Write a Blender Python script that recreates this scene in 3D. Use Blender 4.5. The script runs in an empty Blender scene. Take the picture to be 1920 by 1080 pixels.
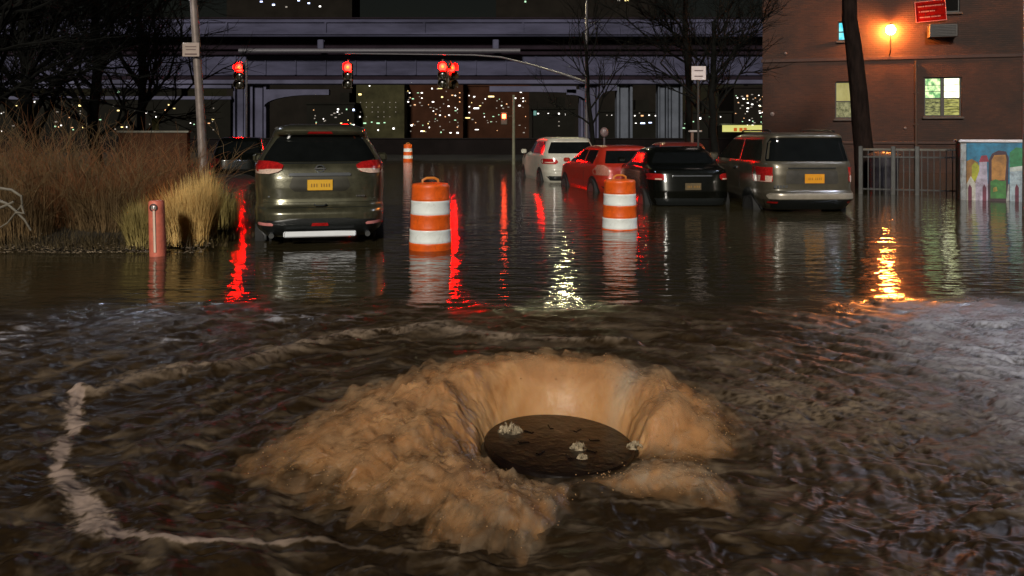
import bpy, math, random
import numpy as np
from math import radians as R
random.seed(7); rng = np.random.default_rng(7)
sc = bpy.context.scene; COL = sc.collection
# ------------------------------------------------------------------ camera, sky, light, exposure
FP, HOR, CH = 1577.0, 250.0, 1.47          # focal length in photo pixels, horizon row, eye height above the flood
cd = bpy.data.cameras.new('camera'); cam = bpy.data.objects.new('camera', cd); COL.objects.link(cam)
cd.sensor_width = 36; cd.lens = 36*FP/1920; cd.shift_y = -(540-HOR)/1920; cd.clip_start = .05; cd.clip_end = 3000
cam.location = (0, 0, CH); cam.rotation_euler = (R(90), 0, 0); sc.camera = cam
SUN_EL, SUN_AZ = 24, 190                   # low light from behind the camera, a little to the left
w = bpy.data.worlds.new('World'); sc.world = w; w.use_nodes = True
wn = w.node_tree.nodes; bg = wn['Background']
sky = wn.new('ShaderNodeTexSky'); sky.sky_type = 'NISHITA'; sky.sun_disc = False
sky.sun_elevation = R(SUN_EL); sky.sun_rotation = R(SUN_AZ)
tint = wn.new('ShaderNodeMix'); tint.data_type = 'RGBA'; tint.blend_type = 'MULTIPLY'; tint.inputs[0].default_value = 1; tint.inputs[7].default_value = (1, .80, .58, 1)
w.node_tree.links.new(sky.outputs[0], tint.inputs[6]); w.node_tree.links.new(tint.outputs[2], bg.inputs[0]); bg.inputs[1].default_value = .0019
sd = bpy.data.lights.new('sun', 'SUN'); sun = bpy.data.objects.new('sun', sd); COL.objects.link(sun)
sd.energy = 2.6; sd.angle = R(7); sd.color = (1, .93, .82)
sun.rotation_euler = (R(90-SUN_EL), 0, R(-10)); sun.location = (-4, -20, 12)
vs = sc.view_settings; vs.view_transform = 'Standard'; vs.look = 'None'; vs.exposure = 0; vs.gamma = 1
sc.cycles.use_denoising = True; sc.cycles.max_bounces = 6; sc.cycles.transparent_max_bounces = 16; sc.cycles.sample_clamp_indirect = 40
sc.cycles.caustics_reflective = False; sc.cycles.caustics_refractive = False

def P(px, py, D): return ((px-960)*D/FP, D, CH+(HOR-py)*D/FP)
def WX(px, D): return (px-960)*D/FP
def WZ(py, D): return CH+(HOR-py)*D/FP
def GR(px, py):                            # point of the water surface seen at a pixel
    D = CH*FP/(py-HOR); return ((px-960)*D/FP, D)

# ------------------------------------------------------------------ materials
MATS = {}
def mat(name, col, rough=.6, metal=0, var=.25, scale=6, bump=0, bscale=None, emit=None, es=0, coat=0, spec=None, stretch=None, col2=None, dirt=0, dcol=(.05, .035, .022)):
    if name in MATS: return MATS[name]
    m = bpy.data.materials.new(name); MATS[name] = m; m.use_nodes = True
    nt = m.node_tree; b = nt.nodes['Principled BSDF']; L = nt.links.new
    tc = nt.nodes.new('ShaderNodeTexCoord'); mp = nt.nodes.new('ShaderNodeMapping'); L(tc.outputs['Object'], mp.inputs[0])
    if stretch: mp.inputs['Scale'].default_value = stretch
    nz = nt.nodes.new('ShaderNodeTexNoise'); nz.inputs['Scale'].default_value = scale; nz.inputs['Detail'].default_value = 6
    nz.inputs['Roughness'].default_value = .65; L(mp.outputs[0], nz.inputs['Vector'])
    cr = nt.nodes.new('ShaderNodeValToRGB'); L(nz.outputs[0], cr.inputs[0])
    cr.color_ramp.elements[0].position = .3; cr.color_ramp.elements[1].position = .7
    c2 = col2 or tuple(min(1, c*(1+var)) for c in col)
    cr.color_ramp.elements[0].color = (*[c*(1-var) for c in col], 1); cr.color_ramp.elements[1].color = (*c2, 1)
    out = cr.outputs[0]
    if dirt:
        nd = nt.nodes.new('ShaderNodeTexNoise'); nd.inputs['Scale'].default_value = 6.5; nd.inputs['Detail'].default_value = 9; nd.inputs['Roughness'].default_value = .75; nd.inputs['Distortion'].default_value = .8
        L(mp.outputs[0], nd.inputs['Vector']); rd_ = nt.nodes.new('ShaderNodeMapRange'); rd_.inputs[1].default_value = .50; rd_.inputs[2].default_value = .66; rd_.inputs[4].default_value = dirt; L(nd.outputs[0], rd_.inputs[0])
        md = nt.nodes.new('ShaderNodeMix'); md.data_type = 'RGBA'; L(rd_.outputs[0], md.inputs[0]); L(out, md.inputs[6]); md.inputs[7].default_value = (*dcol, 1); out = md.outputs[2]
    L(out, b.inputs['Base Color'])
    b.inputs['Roughness'].default_value = rough; b.inputs['Metallic'].default_value = metal
    if spec is not None: b.inputs['Specular IOR Level'].default_value = spec
    if coat: b.inputs['Coat Weight'].default_value = coat; b.inputs['Coat Roughness'].default_value = .08
    if emit: b.inputs['Emission Color'].default_value = (*emit, 1); b.inputs['Emission Strength'].default_value = es
    if bump:
        n2 = nt.nodes.new('ShaderNodeTexNoise'); n2.inputs['Scale'].default_value = bscale or scale*4; n2.inputs['Detail'].default_value = 5
        L(mp.outputs[0], n2.inputs['Vector'])
        bp = nt.nodes.new('ShaderNodeBump'); bp.inputs['Strength'].default_value = 1; bp.inputs['Distance'].default_value = bump
        L(n2.outputs[0], bp.inputs['Height']); L(bp.outputs[0], b.inputs['Normal'])
    return m

# ------------------------------------------------------------------ object helpers
def tag(o, label=None, cat=None, group=None, kind=None):
    if label: o['label'] = label
    if cat: o['category'] = cat
    if group: o['group'] = group
    if kind: o['kind'] = kind
    return o
def thing(name, label, cat, loc=(0, 0, 0), rz=0, group=None):
    o = bpy.data.objects.new(name, None); COL.objects.link(o); o.location = loc; o.rotation_euler = (0, 0, rz)
    o.empty_display_size = .2
    return tag(o, label, cat, group)
class MB:
    def __init__(s): s.v = []; s.f = []
    def add(s, vs, fs):
        n = len(s.v); s.v += [tuple(map(float, p)) for p in vs]; s.f += [tuple(i+n for i in f) for f in fs]; return s
    def box(s, c, d, rz=0, rx=0, taper=0, bev=0):
        x, y, z = [q/2 for q in d]; b = min(bev, x*.9, y*.9, z*.9)
        pts = []
        if b:
            lv = [(-z, b), (-z+b, 0), (z-b, 0), (z, b)]
            for zz, ins in lv:
                for sx, sy in ((-1,-1),(1,-1),(1,1),(-1,1)):
                    X, Y = x-ins, y-ins
                    a = (sx*(X-b), sy*Y, zz); c_ = (sx*X, sy*(Y-b), zz)
                    pts += [a, c_] if sx*sy > 0 else [c_, a]
            fs = [tuple(range(7, -1, -1)), tuple(range(24, 32))]
            for k in range(3):
                for i in range(8): fs.append((k*8+i, k*8+(i+1) % 8, k*8+8+(i+1) % 8, k*8+8+i))
        else:
            for zz in (-z, z):
                t = 1-taper if zz > 0 else 1
                pts += [(-x*t,-y*t,zz),(x*t,-y*t,zz),(x*t,y*t,zz),(-x*t,y*t,zz)]
            fs = [(3,2,1,0),(4,5,6,7),(0,1,5,4),(1,2,6,5),(2,3,7,6),(3,0,4,7)]
        out = []
        for (a, b_, e) in pts:
            b_, e = b_*math.cos(rx)-e*math.sin(rx), b_*math.sin(rx)+e*math.cos(rx)
            a, b_ = a*math.cos(rz)-b_*math.sin(rz), a*math.sin(rz)+b_*math.cos(rz)
            out.append((a+c[0], b_+c[1], e+c[2]))
        return s.add(out, fs)
    def tube(s, pts, rad, n=8, cap=True):
        pts = [np.array(p, float) for p in pts]
        if not hasattr(rad, '__len__'): rad = [rad]*len(pts)
        vs = []; fs = []; u = None
        for i, p in enumerate(pts):
            d = pts[min(i+1, len(pts)-1)]-pts[max(i-1, 0)]; d /= np.linalg.norm(d)+1e-9
            if u is None: u = np.cross(d, (0, 0, 1) if abs(d[2]) < .9 else (1, 0, 0))
            u = u-d*np.dot(u, d); u /= np.linalg.norm(u)+1e-9; v = np.cross(d, u)
            for k in range(n):
                a = 2*math.pi*k/n; vs.append(p+rad[i]*(math.cos(a)*u+math.sin(a)*v))
        for i in range(len(pts)-1):
            for k in range(n): fs.append((i*n+k, i*n+(k+1) % n, i*n+n+(k+1) % n, i*n+n+k))
        if cap: fs += [tuple(range(n-1, -1, -1)), tuple(range((len(pts)-1)*n, len(pts)*n))]
        return s.add(vs, fs)
    def lathe(s, prof, c=(0, 0, 0), n=32, axis='z', sx=1, sy=1):
        vs = []; fs = []
        for r, h in prof:
            for k in range(n):
                a = 2*math.pi*k/n; p = (r*math.cos(a)*sx, r*math.sin(a)*sy, h)
                if axis == 'x': p = (p[2], p[0], p[1])
                if axis == 'y': p = (p[0], p[2], p[1])
                vs.append((p[0]+c[0], p[1]+c[1], p[2]+c[2]))
        m = len(prof)
        for i in range(m-1):
            for k in range(n): fs.append((i*n+k, i*n+(k+1) % n, i*n+n+(k+1) % n, i*n+n+k))
        fs += [tuple(range(n-1, -1, -1)), tuple(range((m-1)*n, m*n))]
        return s.add(vs, fs)
    def ball(s, c, r, n=12, sq=(1, 1, 1)):
        m = n//2+1
        return s.lathe([(max(.001, r*math.sin(math.pi*i/m)), -r*sq[2]*math.cos(math.pi*i/m)) for i in range(m+1)], c, n, sx=sq[0], sy=sq[1])
    def prism(s, poly, y0, y1):            # polygon in x,z given depth along y
        n = len(poly); vs = [(x, y0, z) for x, z in poly]+[(x, y1, z) for x, z in poly]
        return s.add(vs, [tuple(range(n)), tuple(range(2*n-1, n-1, -1))]+[(i, n+i, n+(i+1) % n, (i+1) % n) for i in range(n)])
    def grid(s, G):                        # G [nu][nv][3]
        G = np.asarray(G); a, b = G.shape[:2]
        return s.add(G.reshape(-1, 3), [(i*b+j, (i+1)*b+j, (i+1)*b+j+1, i*b+j+1) for i in range(a-1) for j in range(b-1)])
    def slab(s, A, B):                     # two matching grids closed at the rim
        A = np.asarray(A); B = np.asarray(B); a, b = A.shape[:2]; N = a*b
        fs = [(i*b+j, (i+1)*b+j, (i+1)*b+j+1, i*b+j+1) for i in range(a-1) for j in range(b-1)]
        fs += [tuple(N+q for q in f[::-1]) for f in fs]
        rim = [(0, j) for j in range(b)]+[(i, b-1) for i in range(1, a)]+[(a-1, j) for j in range(b-2, -1, -1)]+[(i, 0) for i in range(a-2, 0, -1)]
        rim = [i*b+j for i, j in rim]
        fs += [(rim[k], rim[(k+1) % len(rim)], N+rim[(k+1) % len(rim)], N+rim[k]) for k in range(len(rim))]
        return s.add(np.concatenate([A.reshape(-1, 3), B.reshape(-1, 3)]), fs)
    def build(s, name, m, parent=None, smooth=False, world=False, angle=35):
        v = s.v
        if world and parent is not None:
            L = parent.location; v = [(a-L[0], b-L[1], c-L[2]) for a, b, c in v]
        me = bpy.data.meshes.new(name); me.from_pydata(v, [], s.f)
        import bmesh
        bm = bmesh.new(); bm.from_mesh(me); bmesh.ops.recalc_face_normals(bm, faces=bm.faces); bm.to_mesh(me); bm.free()
        if m: me.materials.append(m)
        if smooth:
            me.polygons.foreach_set('use_smooth', [True]*len(me.polygons)); me.set_sharp_from_angle(angle=R(angle))
        o = bpy.data.objects.new(name, me); COL.objects.link(o)
        if parent is not None: o.parent = parent
        return o
def copy_tree(o, parent=None):
    c = o.copy(); COL.objects.link(c); c.parent = parent
    for ch in list(o.children): copy_tree(ch, c)
    return c

# ------------------------------------------------------------------ numpy noise
def vnoise(x, y, seed=0):
    xi = np.floor(x).astype(np.int64); yi = np.floor(y).astype(np.int64); xf = x-xi; yf = y-yi
    u = xf*xf*xf*(xf*(xf*6-15)+10); v = yf*yf*yf*(yf*(yf*6-15)+10)
    def g(a, b, fx, fy):
        h = (a*374761393+b*668265263+seed*974634777) & 0xffffffff
        h = ((h ^ (h >> 13))*1274126177) & 0xffffffff; h = h ^ (h >> 16)
        t = h.astype(np.float64)*(2*math.pi/4294967296.0); return np.cos(t)*fx+np.sin(t)*fy
    a = g(xi, yi, xf, yf); b = g(xi+1, yi, xf-1, yf); c = g(xi, yi+1, xf, yf-1); d = g(xi+1, yi+1, xf-1, yf-1)
    return (a+(b-a)*u+((c+(d-c)*u)-(a+(b-a)*u))*v)*1.5
def fbm(x, y, o=4, seed=0, gain=.5):
    s = 0; a = 1; t = 0
    for i in range(o): s = s+a*vnoise(x*2**i+i*17.3, y*2**i-i*9.1, seed+i); t += a; a *= gain
    return s/t
def sstep(a, b, x):
    t = np.clip((x-a)/(b-a), 0, 1); return t*t*(3-2*t)
def segdist(x, y, pts, wid=None):
    best = np.full(x.shape, 1e9); bw = np.ones(x.shape)
    for i in range(len(pts)-1):
        (ax, ay), (bx, by) = pts[i], pts[i+1]; dx, dy = bx-ax, by-ay
        t = np.clip(((x-ax)*dx+(y-ay)*dy)/(dx*dx+dy*dy), 0, 1)
        d = np.hypot(x-ax-t*dx, y-ay-t*dy); m = d < best; best[m] = d[m]
        if wid is not None: bw[m] = (wid[i]+(wid[i+1]-wid[i])*t)[m]
    return best, bw

# ------------------------------------------------------------------ ground, road, water
def bank_d(x, y):                          # >0 inside the planted bank on the left
    ex, ey = -3.75, 10.25; th = R(13); nx, ny = -math.cos(th), -math.sin(th)
    a = (x-ex)*nx+(y-ey)*ny; b = (y-10.25)
    return np.minimum(a, b)
gx = np.concatenate([np.linspace(-400, -30, 12), np.linspace(-28, 28, 170), np.linspace(30, 400, 12)])
gy = np.concatenate([np.linspace(-60, 8, 20), np.linspace(8.4, 60, 170), np.linspace(64, 700, 20)])
X, Y = np.meshgrid(gx, gy, indexing='ij')
Z = -.32+.37*sstep(42, 46.5, Y)+.02*fbm(X*.7, Y*.7, 3, 5)
bd = bank_d(X, Y)+.25*fbm(X*1.1, Y*1.1, 3, 9)
Z = np.where(bd > -.6, np.maximum(Z, -.3+.48*sstep(-.35, 1.2, bd)+.06*fbm(X*2, Y*2, 3, 11)), Z)
mb = MB().grid(np.stack([X, Y, Z], -1))
g = mb.build('ground', mat('asphalt', (.03, .028, .025), .55, var=.5, scale=1.5, bump=.01, bscale=30), smooth=True); tag(g, kind='structure')

rows = np.concatenate([[-40, -12, -3, 0, 1.2, 1.9, 2.4], CH*FP/(np.linspace(1150, 300, 760)-HOR), [60]])
cu = np.concatenate([[-30, -8], np.linspace(-3, -1.03, 170), np.linspace(-1.02, 1.02, 860), np.linspace(1.03, 3, 170), [8, 30]])
Dg, U = np.meshgrid(rows, cu, indexing='ij')
X = U*(.62*np.maximum(Dg, 1.5)+.15); Y = Dg.copy()
HC = (.22, 3.93); r = np.hypot(X-HC[0], Y-HC[1]); th = np.arctan2(Y-HC[1], X-HC[0])
near = 1-sstep(6.3, 8.0, Y+.7*fbm(X*.9, Y*.9, 3, 8)); close = 1-sstep(3.0, 5.5, r)
wx = X+.12*fbm(X*2, Y*2, 3, 1); wy = Y+.12*fbm(X*2+9, Y*2, 3, 2)
big = fbm(wx*1.6, wy*1.9, 3, 3); med = fbm(wx*5, wy*7, 4, 4); ridged = 1-2*np.abs(fbm(wx*6, wy*8.5, 3, 6))
# the jump of white water round the outflow
ring = [(142,735),(189,738),(255,712),(425,693),(520,664),(661,631),(815,616),(919,634),(1040,640),(1190,648)]
ringB = [(142,735),(135,775),(128,815),(109,880),(135,925),(160,955),(178,992),(283,1023),(496,1019),(638,1028),(740,1032),(860,1040)]
jog = .035*fbm(X*9, Y*9, 4, 21)+.055*fbm(X*3.2, Y*3.2, 2, 22)
d1, w1 = segdist(X+jog, Y+jog, [GR(*p) for p in ring], [.04,.08,.12,.10,.09,.10,.15,.12,.09,.03])
d2, w2 = segdist(X+jog, Y+jog*.5, [GR(*p) for p in ringB], [.04,.045,.055,.035,.045,.07,.05,.022,.017,.014,.010,.006])
rid1 = np.exp(-(d1/w1)**2); rid2 = np.exp(-(d2/w2)**2)
sect = np.exp(-((th-R(-20))/.75)**2)      # ring ripples run off to the right
rip = np.sin((r+.03*fbm(X*4, Y*4, 2, 31))*2*math.pi/.085)*np.clip(.5+fbm(X*3, Y*3, 2, 32)*1.6, 0, 1)
rip2 = np.sin((r+.06*fbm(X*3, Y*3, 2, 33))*2*math.pi/.21)
fine0 = fbm(X*14, Y*14, 3, 57)
H = near*(.040*big+.024*med+.010*ridged*close+.040*rid1+.004*rid2*(1+.8*fine0)*sstep(0, .5, np.hypot(X-GR(142,735)[0], Y-GR(142,735)[1])))
H += near*(.0052*rip*sect*sstep(.8, 1.2, r)+.007*rip2*(1-sect)*close)
H -= near*.03*np.exp(-((np.hypot((X-GR(1530,790)[0])/.16, (Y-GR(1530,790)[1])/.2))**2))
H += (1-near)*(.0035*fbm(X*2.2, Y*9, 3, 41)+.002*fbm(X*6, Y*22, 2, 42))*(1-sstep(14, 22, Y))
H *= 1-np.exp(-(r/.45)**4)
# foam mask; bluish lamp glare is painted in as pale foam too
pol = fbm(th*4.2+big, r*9+.8*med, 4, 51)   # streaks wrapped round the outflow
stk = fbm(wx*2.6, wy*15, 4, 52); fine = fbm(X*28, Y*40, 3, 53)
pol2 = fbm(th*2.6+.7*big+3, r*5+1.1*med, 4, 54); stk2 = fbm(wx*1.6+4, wy*7, 4, 55)
foam_and_glare = sstep(.08, .6, pol*.8+.15*fine)*.42*close+sstep(.0, .65, pol2)*.42*close+sstep(.14, .6, stk+.2*fine)*.30+sstep(.05, .6, stk2)*.30
rag = .75*fbm(X*22, Y*28, 4, 58, .65)+.55*fbm(X*5, Y*6, 3, 59)
line = sstep(.12, .85, rid2+.95*rag)*sstep(.03, .3, rid2)*(1-.8*sstep(GR(330,1020)[0], GR(760,1035)[0], X)*sstep(3.5, 3.3, Y)); foam_and_glare += line*.95
foam_and_glare += .92*rid1**1.3*sstep(-.32, .42, 1.3*rag+.6*stk+.1); line = np.maximum(line, .25*rid1)
xr, yr_ = GR(1530, 760)
cl = np.exp(-(((X-xr)/.55)**2+((Y-yr_)/.7)**2)); foam_and_glare += cl*sstep(.05, .5, ridged*.5+fine*.6)*.7
cool = sstep(1.6, 3.2, X-.12*(Y-3)+.35*big)*near*(1-sstep(3.8, 6, X-.5*(Y-4)))  # areas of bluish glare, put into the colour as foam
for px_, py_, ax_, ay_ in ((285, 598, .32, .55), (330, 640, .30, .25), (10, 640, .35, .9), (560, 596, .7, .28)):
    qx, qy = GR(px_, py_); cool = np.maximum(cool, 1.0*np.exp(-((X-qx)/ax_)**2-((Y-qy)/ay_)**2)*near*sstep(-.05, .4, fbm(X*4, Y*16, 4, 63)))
foam_and_glare += cool*sstep(-.25, .5, fine*.6+.8*med+.2)*.9
foam_and_glare += .5*np.clip(rip*sect, 0, 1)**2*sstep(.8, 1.3, r)*close*(.4+fine)
foam_and_glare = np.clip(foam_and_glare, 0, 1)*near
calm = sstep(.32, .55, fbm(X*.6, Y*3.5, 3, 61))*.10*(1-near)
foam_and_glare = np.clip(foam_and_glare+calm, 0, 1)
nr_, nc_ = X.shape
idx = np.arange(nr_*nc_).reshape(nr_, nc_)
quads = np.stack([idx[:-1, :-1], idx[:-1, 1:], idx[1:, 1:], idx[1:, :-1]], -1).reshape(-1, 4)
me = bpy.data.meshes.new('water'); me.vertices.add(nr_*nc_)
me.vertices.foreach_set('co', np.stack([X, Y, H], -1).astype(np.float32).ravel())
me.loops.add(quads.size); me.loops.foreach_set('vertex_index', quads.astype(np.int32).ravel())
me.polygons.add(len(quads)); me.polygons.foreach_set('loop_start', np.arange(0, quads.size, 4, dtype=np.int32))
me.polygons.foreach_set('loop_total', np.full(len(quads), 4, dtype=np.int32)); me.update(calc_edges=True)
me.polygons.foreach_set('use_smooth', [True]*len(quads))
for nm, arr in (('foam_and_glare', foam_and_glare), ('near', near), ('cool', cool), ('line', line)):
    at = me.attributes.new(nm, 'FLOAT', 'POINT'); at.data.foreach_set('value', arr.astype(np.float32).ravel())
water = bpy.data.objects.new('water', me); COL.objects.link(water); tag(water, kind='structure')
m = bpy.data.materials.new('flood_water'); m.use_nodes = True; nt = m.node_tree; L = nt.links.new; b = nt.nodes['Principled BSDF']
def N(t, **k):
    n = nt.nodes.new(t)
    for a, v in k.items(): setattr(n, a, v)
    return n
def attr(nm): n = N('ShaderNodeAttribute'); n.attribute_name = nm; return n.outputs['Fac']
def mixc(f, a, c):
    n = N('ShaderNodeMix', data_type='RGBA'); L(f, n.inputs[0])
    for i, q in ((6, a), (7, c)):
        if isinstance(q, tuple): n.inputs[i].default_value = (*q, 1)
        else: L(q, n.inputs[i])
    return n.outputs[2]
fo, ne, co = attr('foam_and_glare'), attr('near'), attr('cool')
mud = mixc(ne, (.038, .031, .015), (.027, .016, .007))
fc = mixc(attr('line'), mixc(co, (.25, .185, .125), (.56, .57, .66)), (.36, .27, .225))  # the bluish tone is glare painted into the foam colour
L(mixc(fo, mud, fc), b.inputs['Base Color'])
mr = N('ShaderNodeMapRange'); L(fo, mr.inputs[0]); mr.inputs[3].default_value = .07; mr.inputs[4].default_value = .55
rn = N('ShaderNodeMath', operation='MULTIPLY_ADD'); L(ne, rn.inputs[0]); rn.inputs[1].default_value = .36; L(mr.outputs[0], rn.inputs[2]); L(rn.outputs[0], b.inputs['Roughness'])
b.inputs['IOR'].default_value = 1.33
sm = N('ShaderNodeMapRange'); L(ne, sm.inputs[0]); sm.inputs[3].default_value = .5; sm.inputs[4].default_value = .22; L(sm.outputs[0], b.inputs['Specular IOR Level'])
tc = N('ShaderNodeTexCoord')
def bumpn(sc_, vec, dist, prev=None, detail=3):
    mp = N('ShaderNodeMapping'); mp.inputs['Scale'].default_value = vec; L(tc.outputs['Object'], mp.inputs[0])
    nz = N('ShaderNodeTexNoise'); nz.inputs['Scale'].default_value = sc_; nz.inputs['Detail'].default_value = detail; L(mp.outputs[0], nz.inputs[0])
    bp = N('ShaderNodeBump'); bp.inputs['Distance'].default_value = dist; bp.inputs['Strength'].default_value = 1; L(nz.outputs[0], bp.inputs['Height'])
    if prev: L(prev, bp.inputs['Normal'])
    return bp.outputs[0]
n0 = bumpn(1.0, (4.0, 9, 1), .0052, detail=2)
n1 = bumpn(1.0, (.8, 3.6, 1), .0125, n0, detail=2)
n2 = bumpn(1.0, (7, 22, 1), .0018, n1, detail=2)
L(n2, b.inputs['Normal']); me.materials.append(m)

# ------------------------------------------------------------------ the burst manhole
cov = thing('manhole_cover', 'round black iron manhole cover in the middle of the brown gushing water', 'manhole cover', (HC[0], HC[1], 0), 0)
iron = mat('wet_iron', (.010, .0055, .004), .3, .1, var=.6, scale=7, bump=.006, bscale=16)
c = MB(); c.lathe([(.001, .01), (.345, -.01), (.352, .0), (.35, .022), (.34, .030), (.32, .031), (.25, .030), (.001, .036)], n=64)
c.build('disc', iron, cov, True)
for k in range(8):
    a = k*2*math.pi/8+.2; MB().box((.17*math.cos(a), .17*math.sin(a), .033), (.05, .02, .006), a, bev=.002).build('stud', iron, cov)
cov.rotation_euler = (R(2), R(3), 0)
# the surge: a thick collar of muddy water
ph = np.radians([0, 20, 45, 70, 90, 115, 135, 160, 180, 200, 215, 232, 247, 260, 272, 285, 298, 312, 325, 338, 350, 360])
Hh = [.17, .215, .255, .262, .27, .275, .265, .235, .19, .165, .14, .12, .115, .085, .012, .010, .045, .10, .055, .012, .05, .17]
Rr = [.86, .95, .86, .78, .76, .90, 1.12, 1.26, 1.38, 1.28, 1.12, 1.04, 1.06, 1.00, .62, .55, .66, .92, .84, .62, .72, .86]
PKs = [.30, .30, .38, .42, .42, .36, .28, .24, .24, .32, .46, .58, .60, .60, .5, .5, .6, .62, .6, .4, .35, .30]
EXs = [.8, .8, .8, .8, .8, .8, .8, .9, 1.1, 1.4, 1.9, 2.4, 2.6, 2.6, 2.4, 2.4, 2.6, 2.8, 2.6, 1.8, 1.1, .8]
nph, nrr = 900, 260
PH = np.linspace(0, 2*math.pi, nph, endpoint=False); T = np.linspace(0, 1, nrr)
PHg, Tg = np.meshgrid(PH, T, indexing='ij')
def cyc(vals):
    q = np.interp(PH, ph, vals); k = np.hanning(31); k /= k.sum()
    q = np.convolve(np.concatenate([q[-15:], q, q[:15]]), k, 'valid'); return q[:, None]
Hc, Rc, Pk, Ex = cyc(Hh), cyc(Rr), cyc(PKs), cyc(EXs)
cx, cy = np.cos(PHg), np.sin(PHg)
edge = 1+.16*fbm(cx*3.2, cy*3.2, 3, 70)+.13*fbm(cx*9, cy*9, 3, 71)+.07*fbm(cx*26, cy*26, 3, 72)
calmw = np.clip(np.exp(-((PHg-R(88))/1.05)**4), 0, 1)*sstep(.72, .36, Tg); rough_ = 1-.93*calmw
r0 = .35+.012*fbm(cx*4, cy*4, 2, 73)*rough_; rr = r0+(Rc*(1+(edge-1)*Tg**.7*rough_)-r0)*Tg
prof = np.where(Tg < Pk, np.sin(np.clip(Tg/Pk, 0, 1)*math.pi/2)**Ex, np.cos(np.clip((Tg-Pk)/(1-Pk), 0, 1)*math.pi/2)**1.15)
sx, sy = HC[0]+rr*cx, HC[1]+rr*cy
back = np.clip(np.sin(PHg), 0, 1)*np.clip(1-(Tg-Pk)/.15, 0, 1)
lump = fbm(sx*5, sy*5, 3, 74); lum2 = fbm(sx*13, sy*13, 4, 75, .6); lum3 = np.abs(fbm(sx*7, sy*7, 3, 76, .55))**.65*1.6-.7; lum4 = np.abs(fbm(sx*17, sy*17, 2, 86))**.7*1.6-.6
fold = fbm(PHg*6, Tg*1.2, 3, 77)
wp = .25*fbm(sx*3, sy*3, 3, 81)
flow = fbm((PHg+wp)*7/ (2*math.pi)*4, rr*2.6, 4, 82, .55); flow2 = fbm((PHg+wp)*30, rr*7, 3, 83)
wrap = sstep(0, .25, PHg)*sstep(2*math.pi, 2*math.pi-.25, PHg); flow *= wrap; flow2 *= wrap; fold *= wrap
env = np.sin(Tg*math.pi)**.5*np.clip(Hc/.1, .2, 1)
Zs = Hc*prof*(1+.38*lump*rough_+.035*fold*sstep(0, .2, Tg)*calmw+.07*flow*rough_)+rough_*env*(.008*lum2+.036*lum3+.008*lum4+.006*flow)
Zs += -.02+.02*sstep(0, .06, Tg)-.05*sstep(.93, 1, Tg)
sx2 = sx+rough_*.02*fbm(sx*10, sy*10, 3, 79); sy2 = sy+rough_*.02*fbm(sx*10+7, sy*10, 3, 80)
idx = np.arange(nph*nrr).reshape(nph, nrr); nx_ = np.roll(idx, -1, 0)
quads = np.stack([idx[:, :-1], idx[:, 1:], nx_[:, 1:], nx_[:, :-1]], -1).reshape(-1, 4)
me = bpy.data.meshes.new('surge_body'); me.vertices.add(nph*nrr)
me.vertices.foreach_set('co', np.stack([sx2-HC[0], sy2-HC[1], Zs], -1).astype(np.float32).ravel())
me.loops.add(quads.size); me.loops.foreach_set('vertex_index', quads[:, ::-1].astype(np.int32).ravel())
me.polygons.add(len(quads)); me.polygons.foreach_set('loop_start', np.arange(0, quads.size, 4, dtype=np.int32))
me.polygons.foreach_set('loop_total', np.full(len(quads), 4, dtype=np.int32)); me.update(calc_edges=True)
me.polygons.foreach_set('use_smooth', [True]*len(quads))
# froth: thick on the ridges, thin and murky at the rim and in the folds of the water
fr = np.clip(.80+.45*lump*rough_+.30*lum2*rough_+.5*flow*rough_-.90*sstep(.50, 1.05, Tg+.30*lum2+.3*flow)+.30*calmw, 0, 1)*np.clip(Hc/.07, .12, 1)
pale = np.exp(-((PHg-R(40))/R(8))**2)*np.exp(-((rr-.50)/.13)**2)*.9+sstep(R(225), R(262), PHg)*sstep(R(352), R(330), PHg)*sstep(-.35, .45, lum2+lum3*.5)*.85+.35*sstep(.1, .6, lum4)*rough_  # light on the right-back fold is put in as pale froth
at = me.attributes.new('pale', 'FLOAT', 'POINT'); at.data.foreach_set('value', np.clip(pale, 0, 1).astype(np.float32).ravel())
at = me.attributes.new('froth', 'FLOAT', 'POINT'); at.data.foreach_set('value', np.clip(fr, 0, 1).astype(np.float32).ravel())
def soft(name, col, dens, scale, use_froth=False):
    m = bpy.data.materials.new(name); m.use_nodes = True; n_ = m.node_tree.nodes; l_ = m.node_tree.links.new; b_ = n_['Principled BSDF']
    b_.inputs['Base Color'].default_value = (*col, 1); b_.inputs['Roughness'].default_value = .8; b_.inputs['Specular IOR Level'].default_value = .1
    t_ = n_.new('ShaderNodeTexCoord'); z_ = n_.new('ShaderNodeTexNoise'); z_.inputs['Scale'].default_value = scale; z_.inputs['Detail'].default_value = 6; l_(t_.outputs['Object'], z_.inputs[0])
    r_ = n_.new('ShaderNodeMapRange'); r_.interpolation_type = 'SMOOTHSTEP'; r_.inputs[1].default_value = .34; r_.inputs[2].default_value = .70; r_.inputs[4].default_value = dens
    l_(z_.outputs[0], r_.inputs[0]); out = r_.outputs[0]
    if use_froth:
        a_ = n_.new('ShaderNodeAttribute'); a_.attribute_name = 'veil'; q_ = n_.new('ShaderNodeMath'); q_.operation = 'MULTIPLY'; l_(a_.outputs['Fac'], q_.inputs[0]); l_(out, q_.inputs[1]); out = q_.outputs[0]
    if use_froth:
        p_ = n_.new('ShaderNodeAttribute'); p_.attribute_name = 'pale'; x_ = n_.new('ShaderNodeMix'); x_.data_type = 'RGBA'; l_(p_.outputs['Fac'], x_.inputs[0]); x_.inputs[6].default_value = (*col, 1); x_.inputs[7].default_value = (.55, .45, .33, 1); l_(x_.outputs[2], b_.inputs['Base Color'])
    l_(out, b_.inputs['Alpha']); return m
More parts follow.
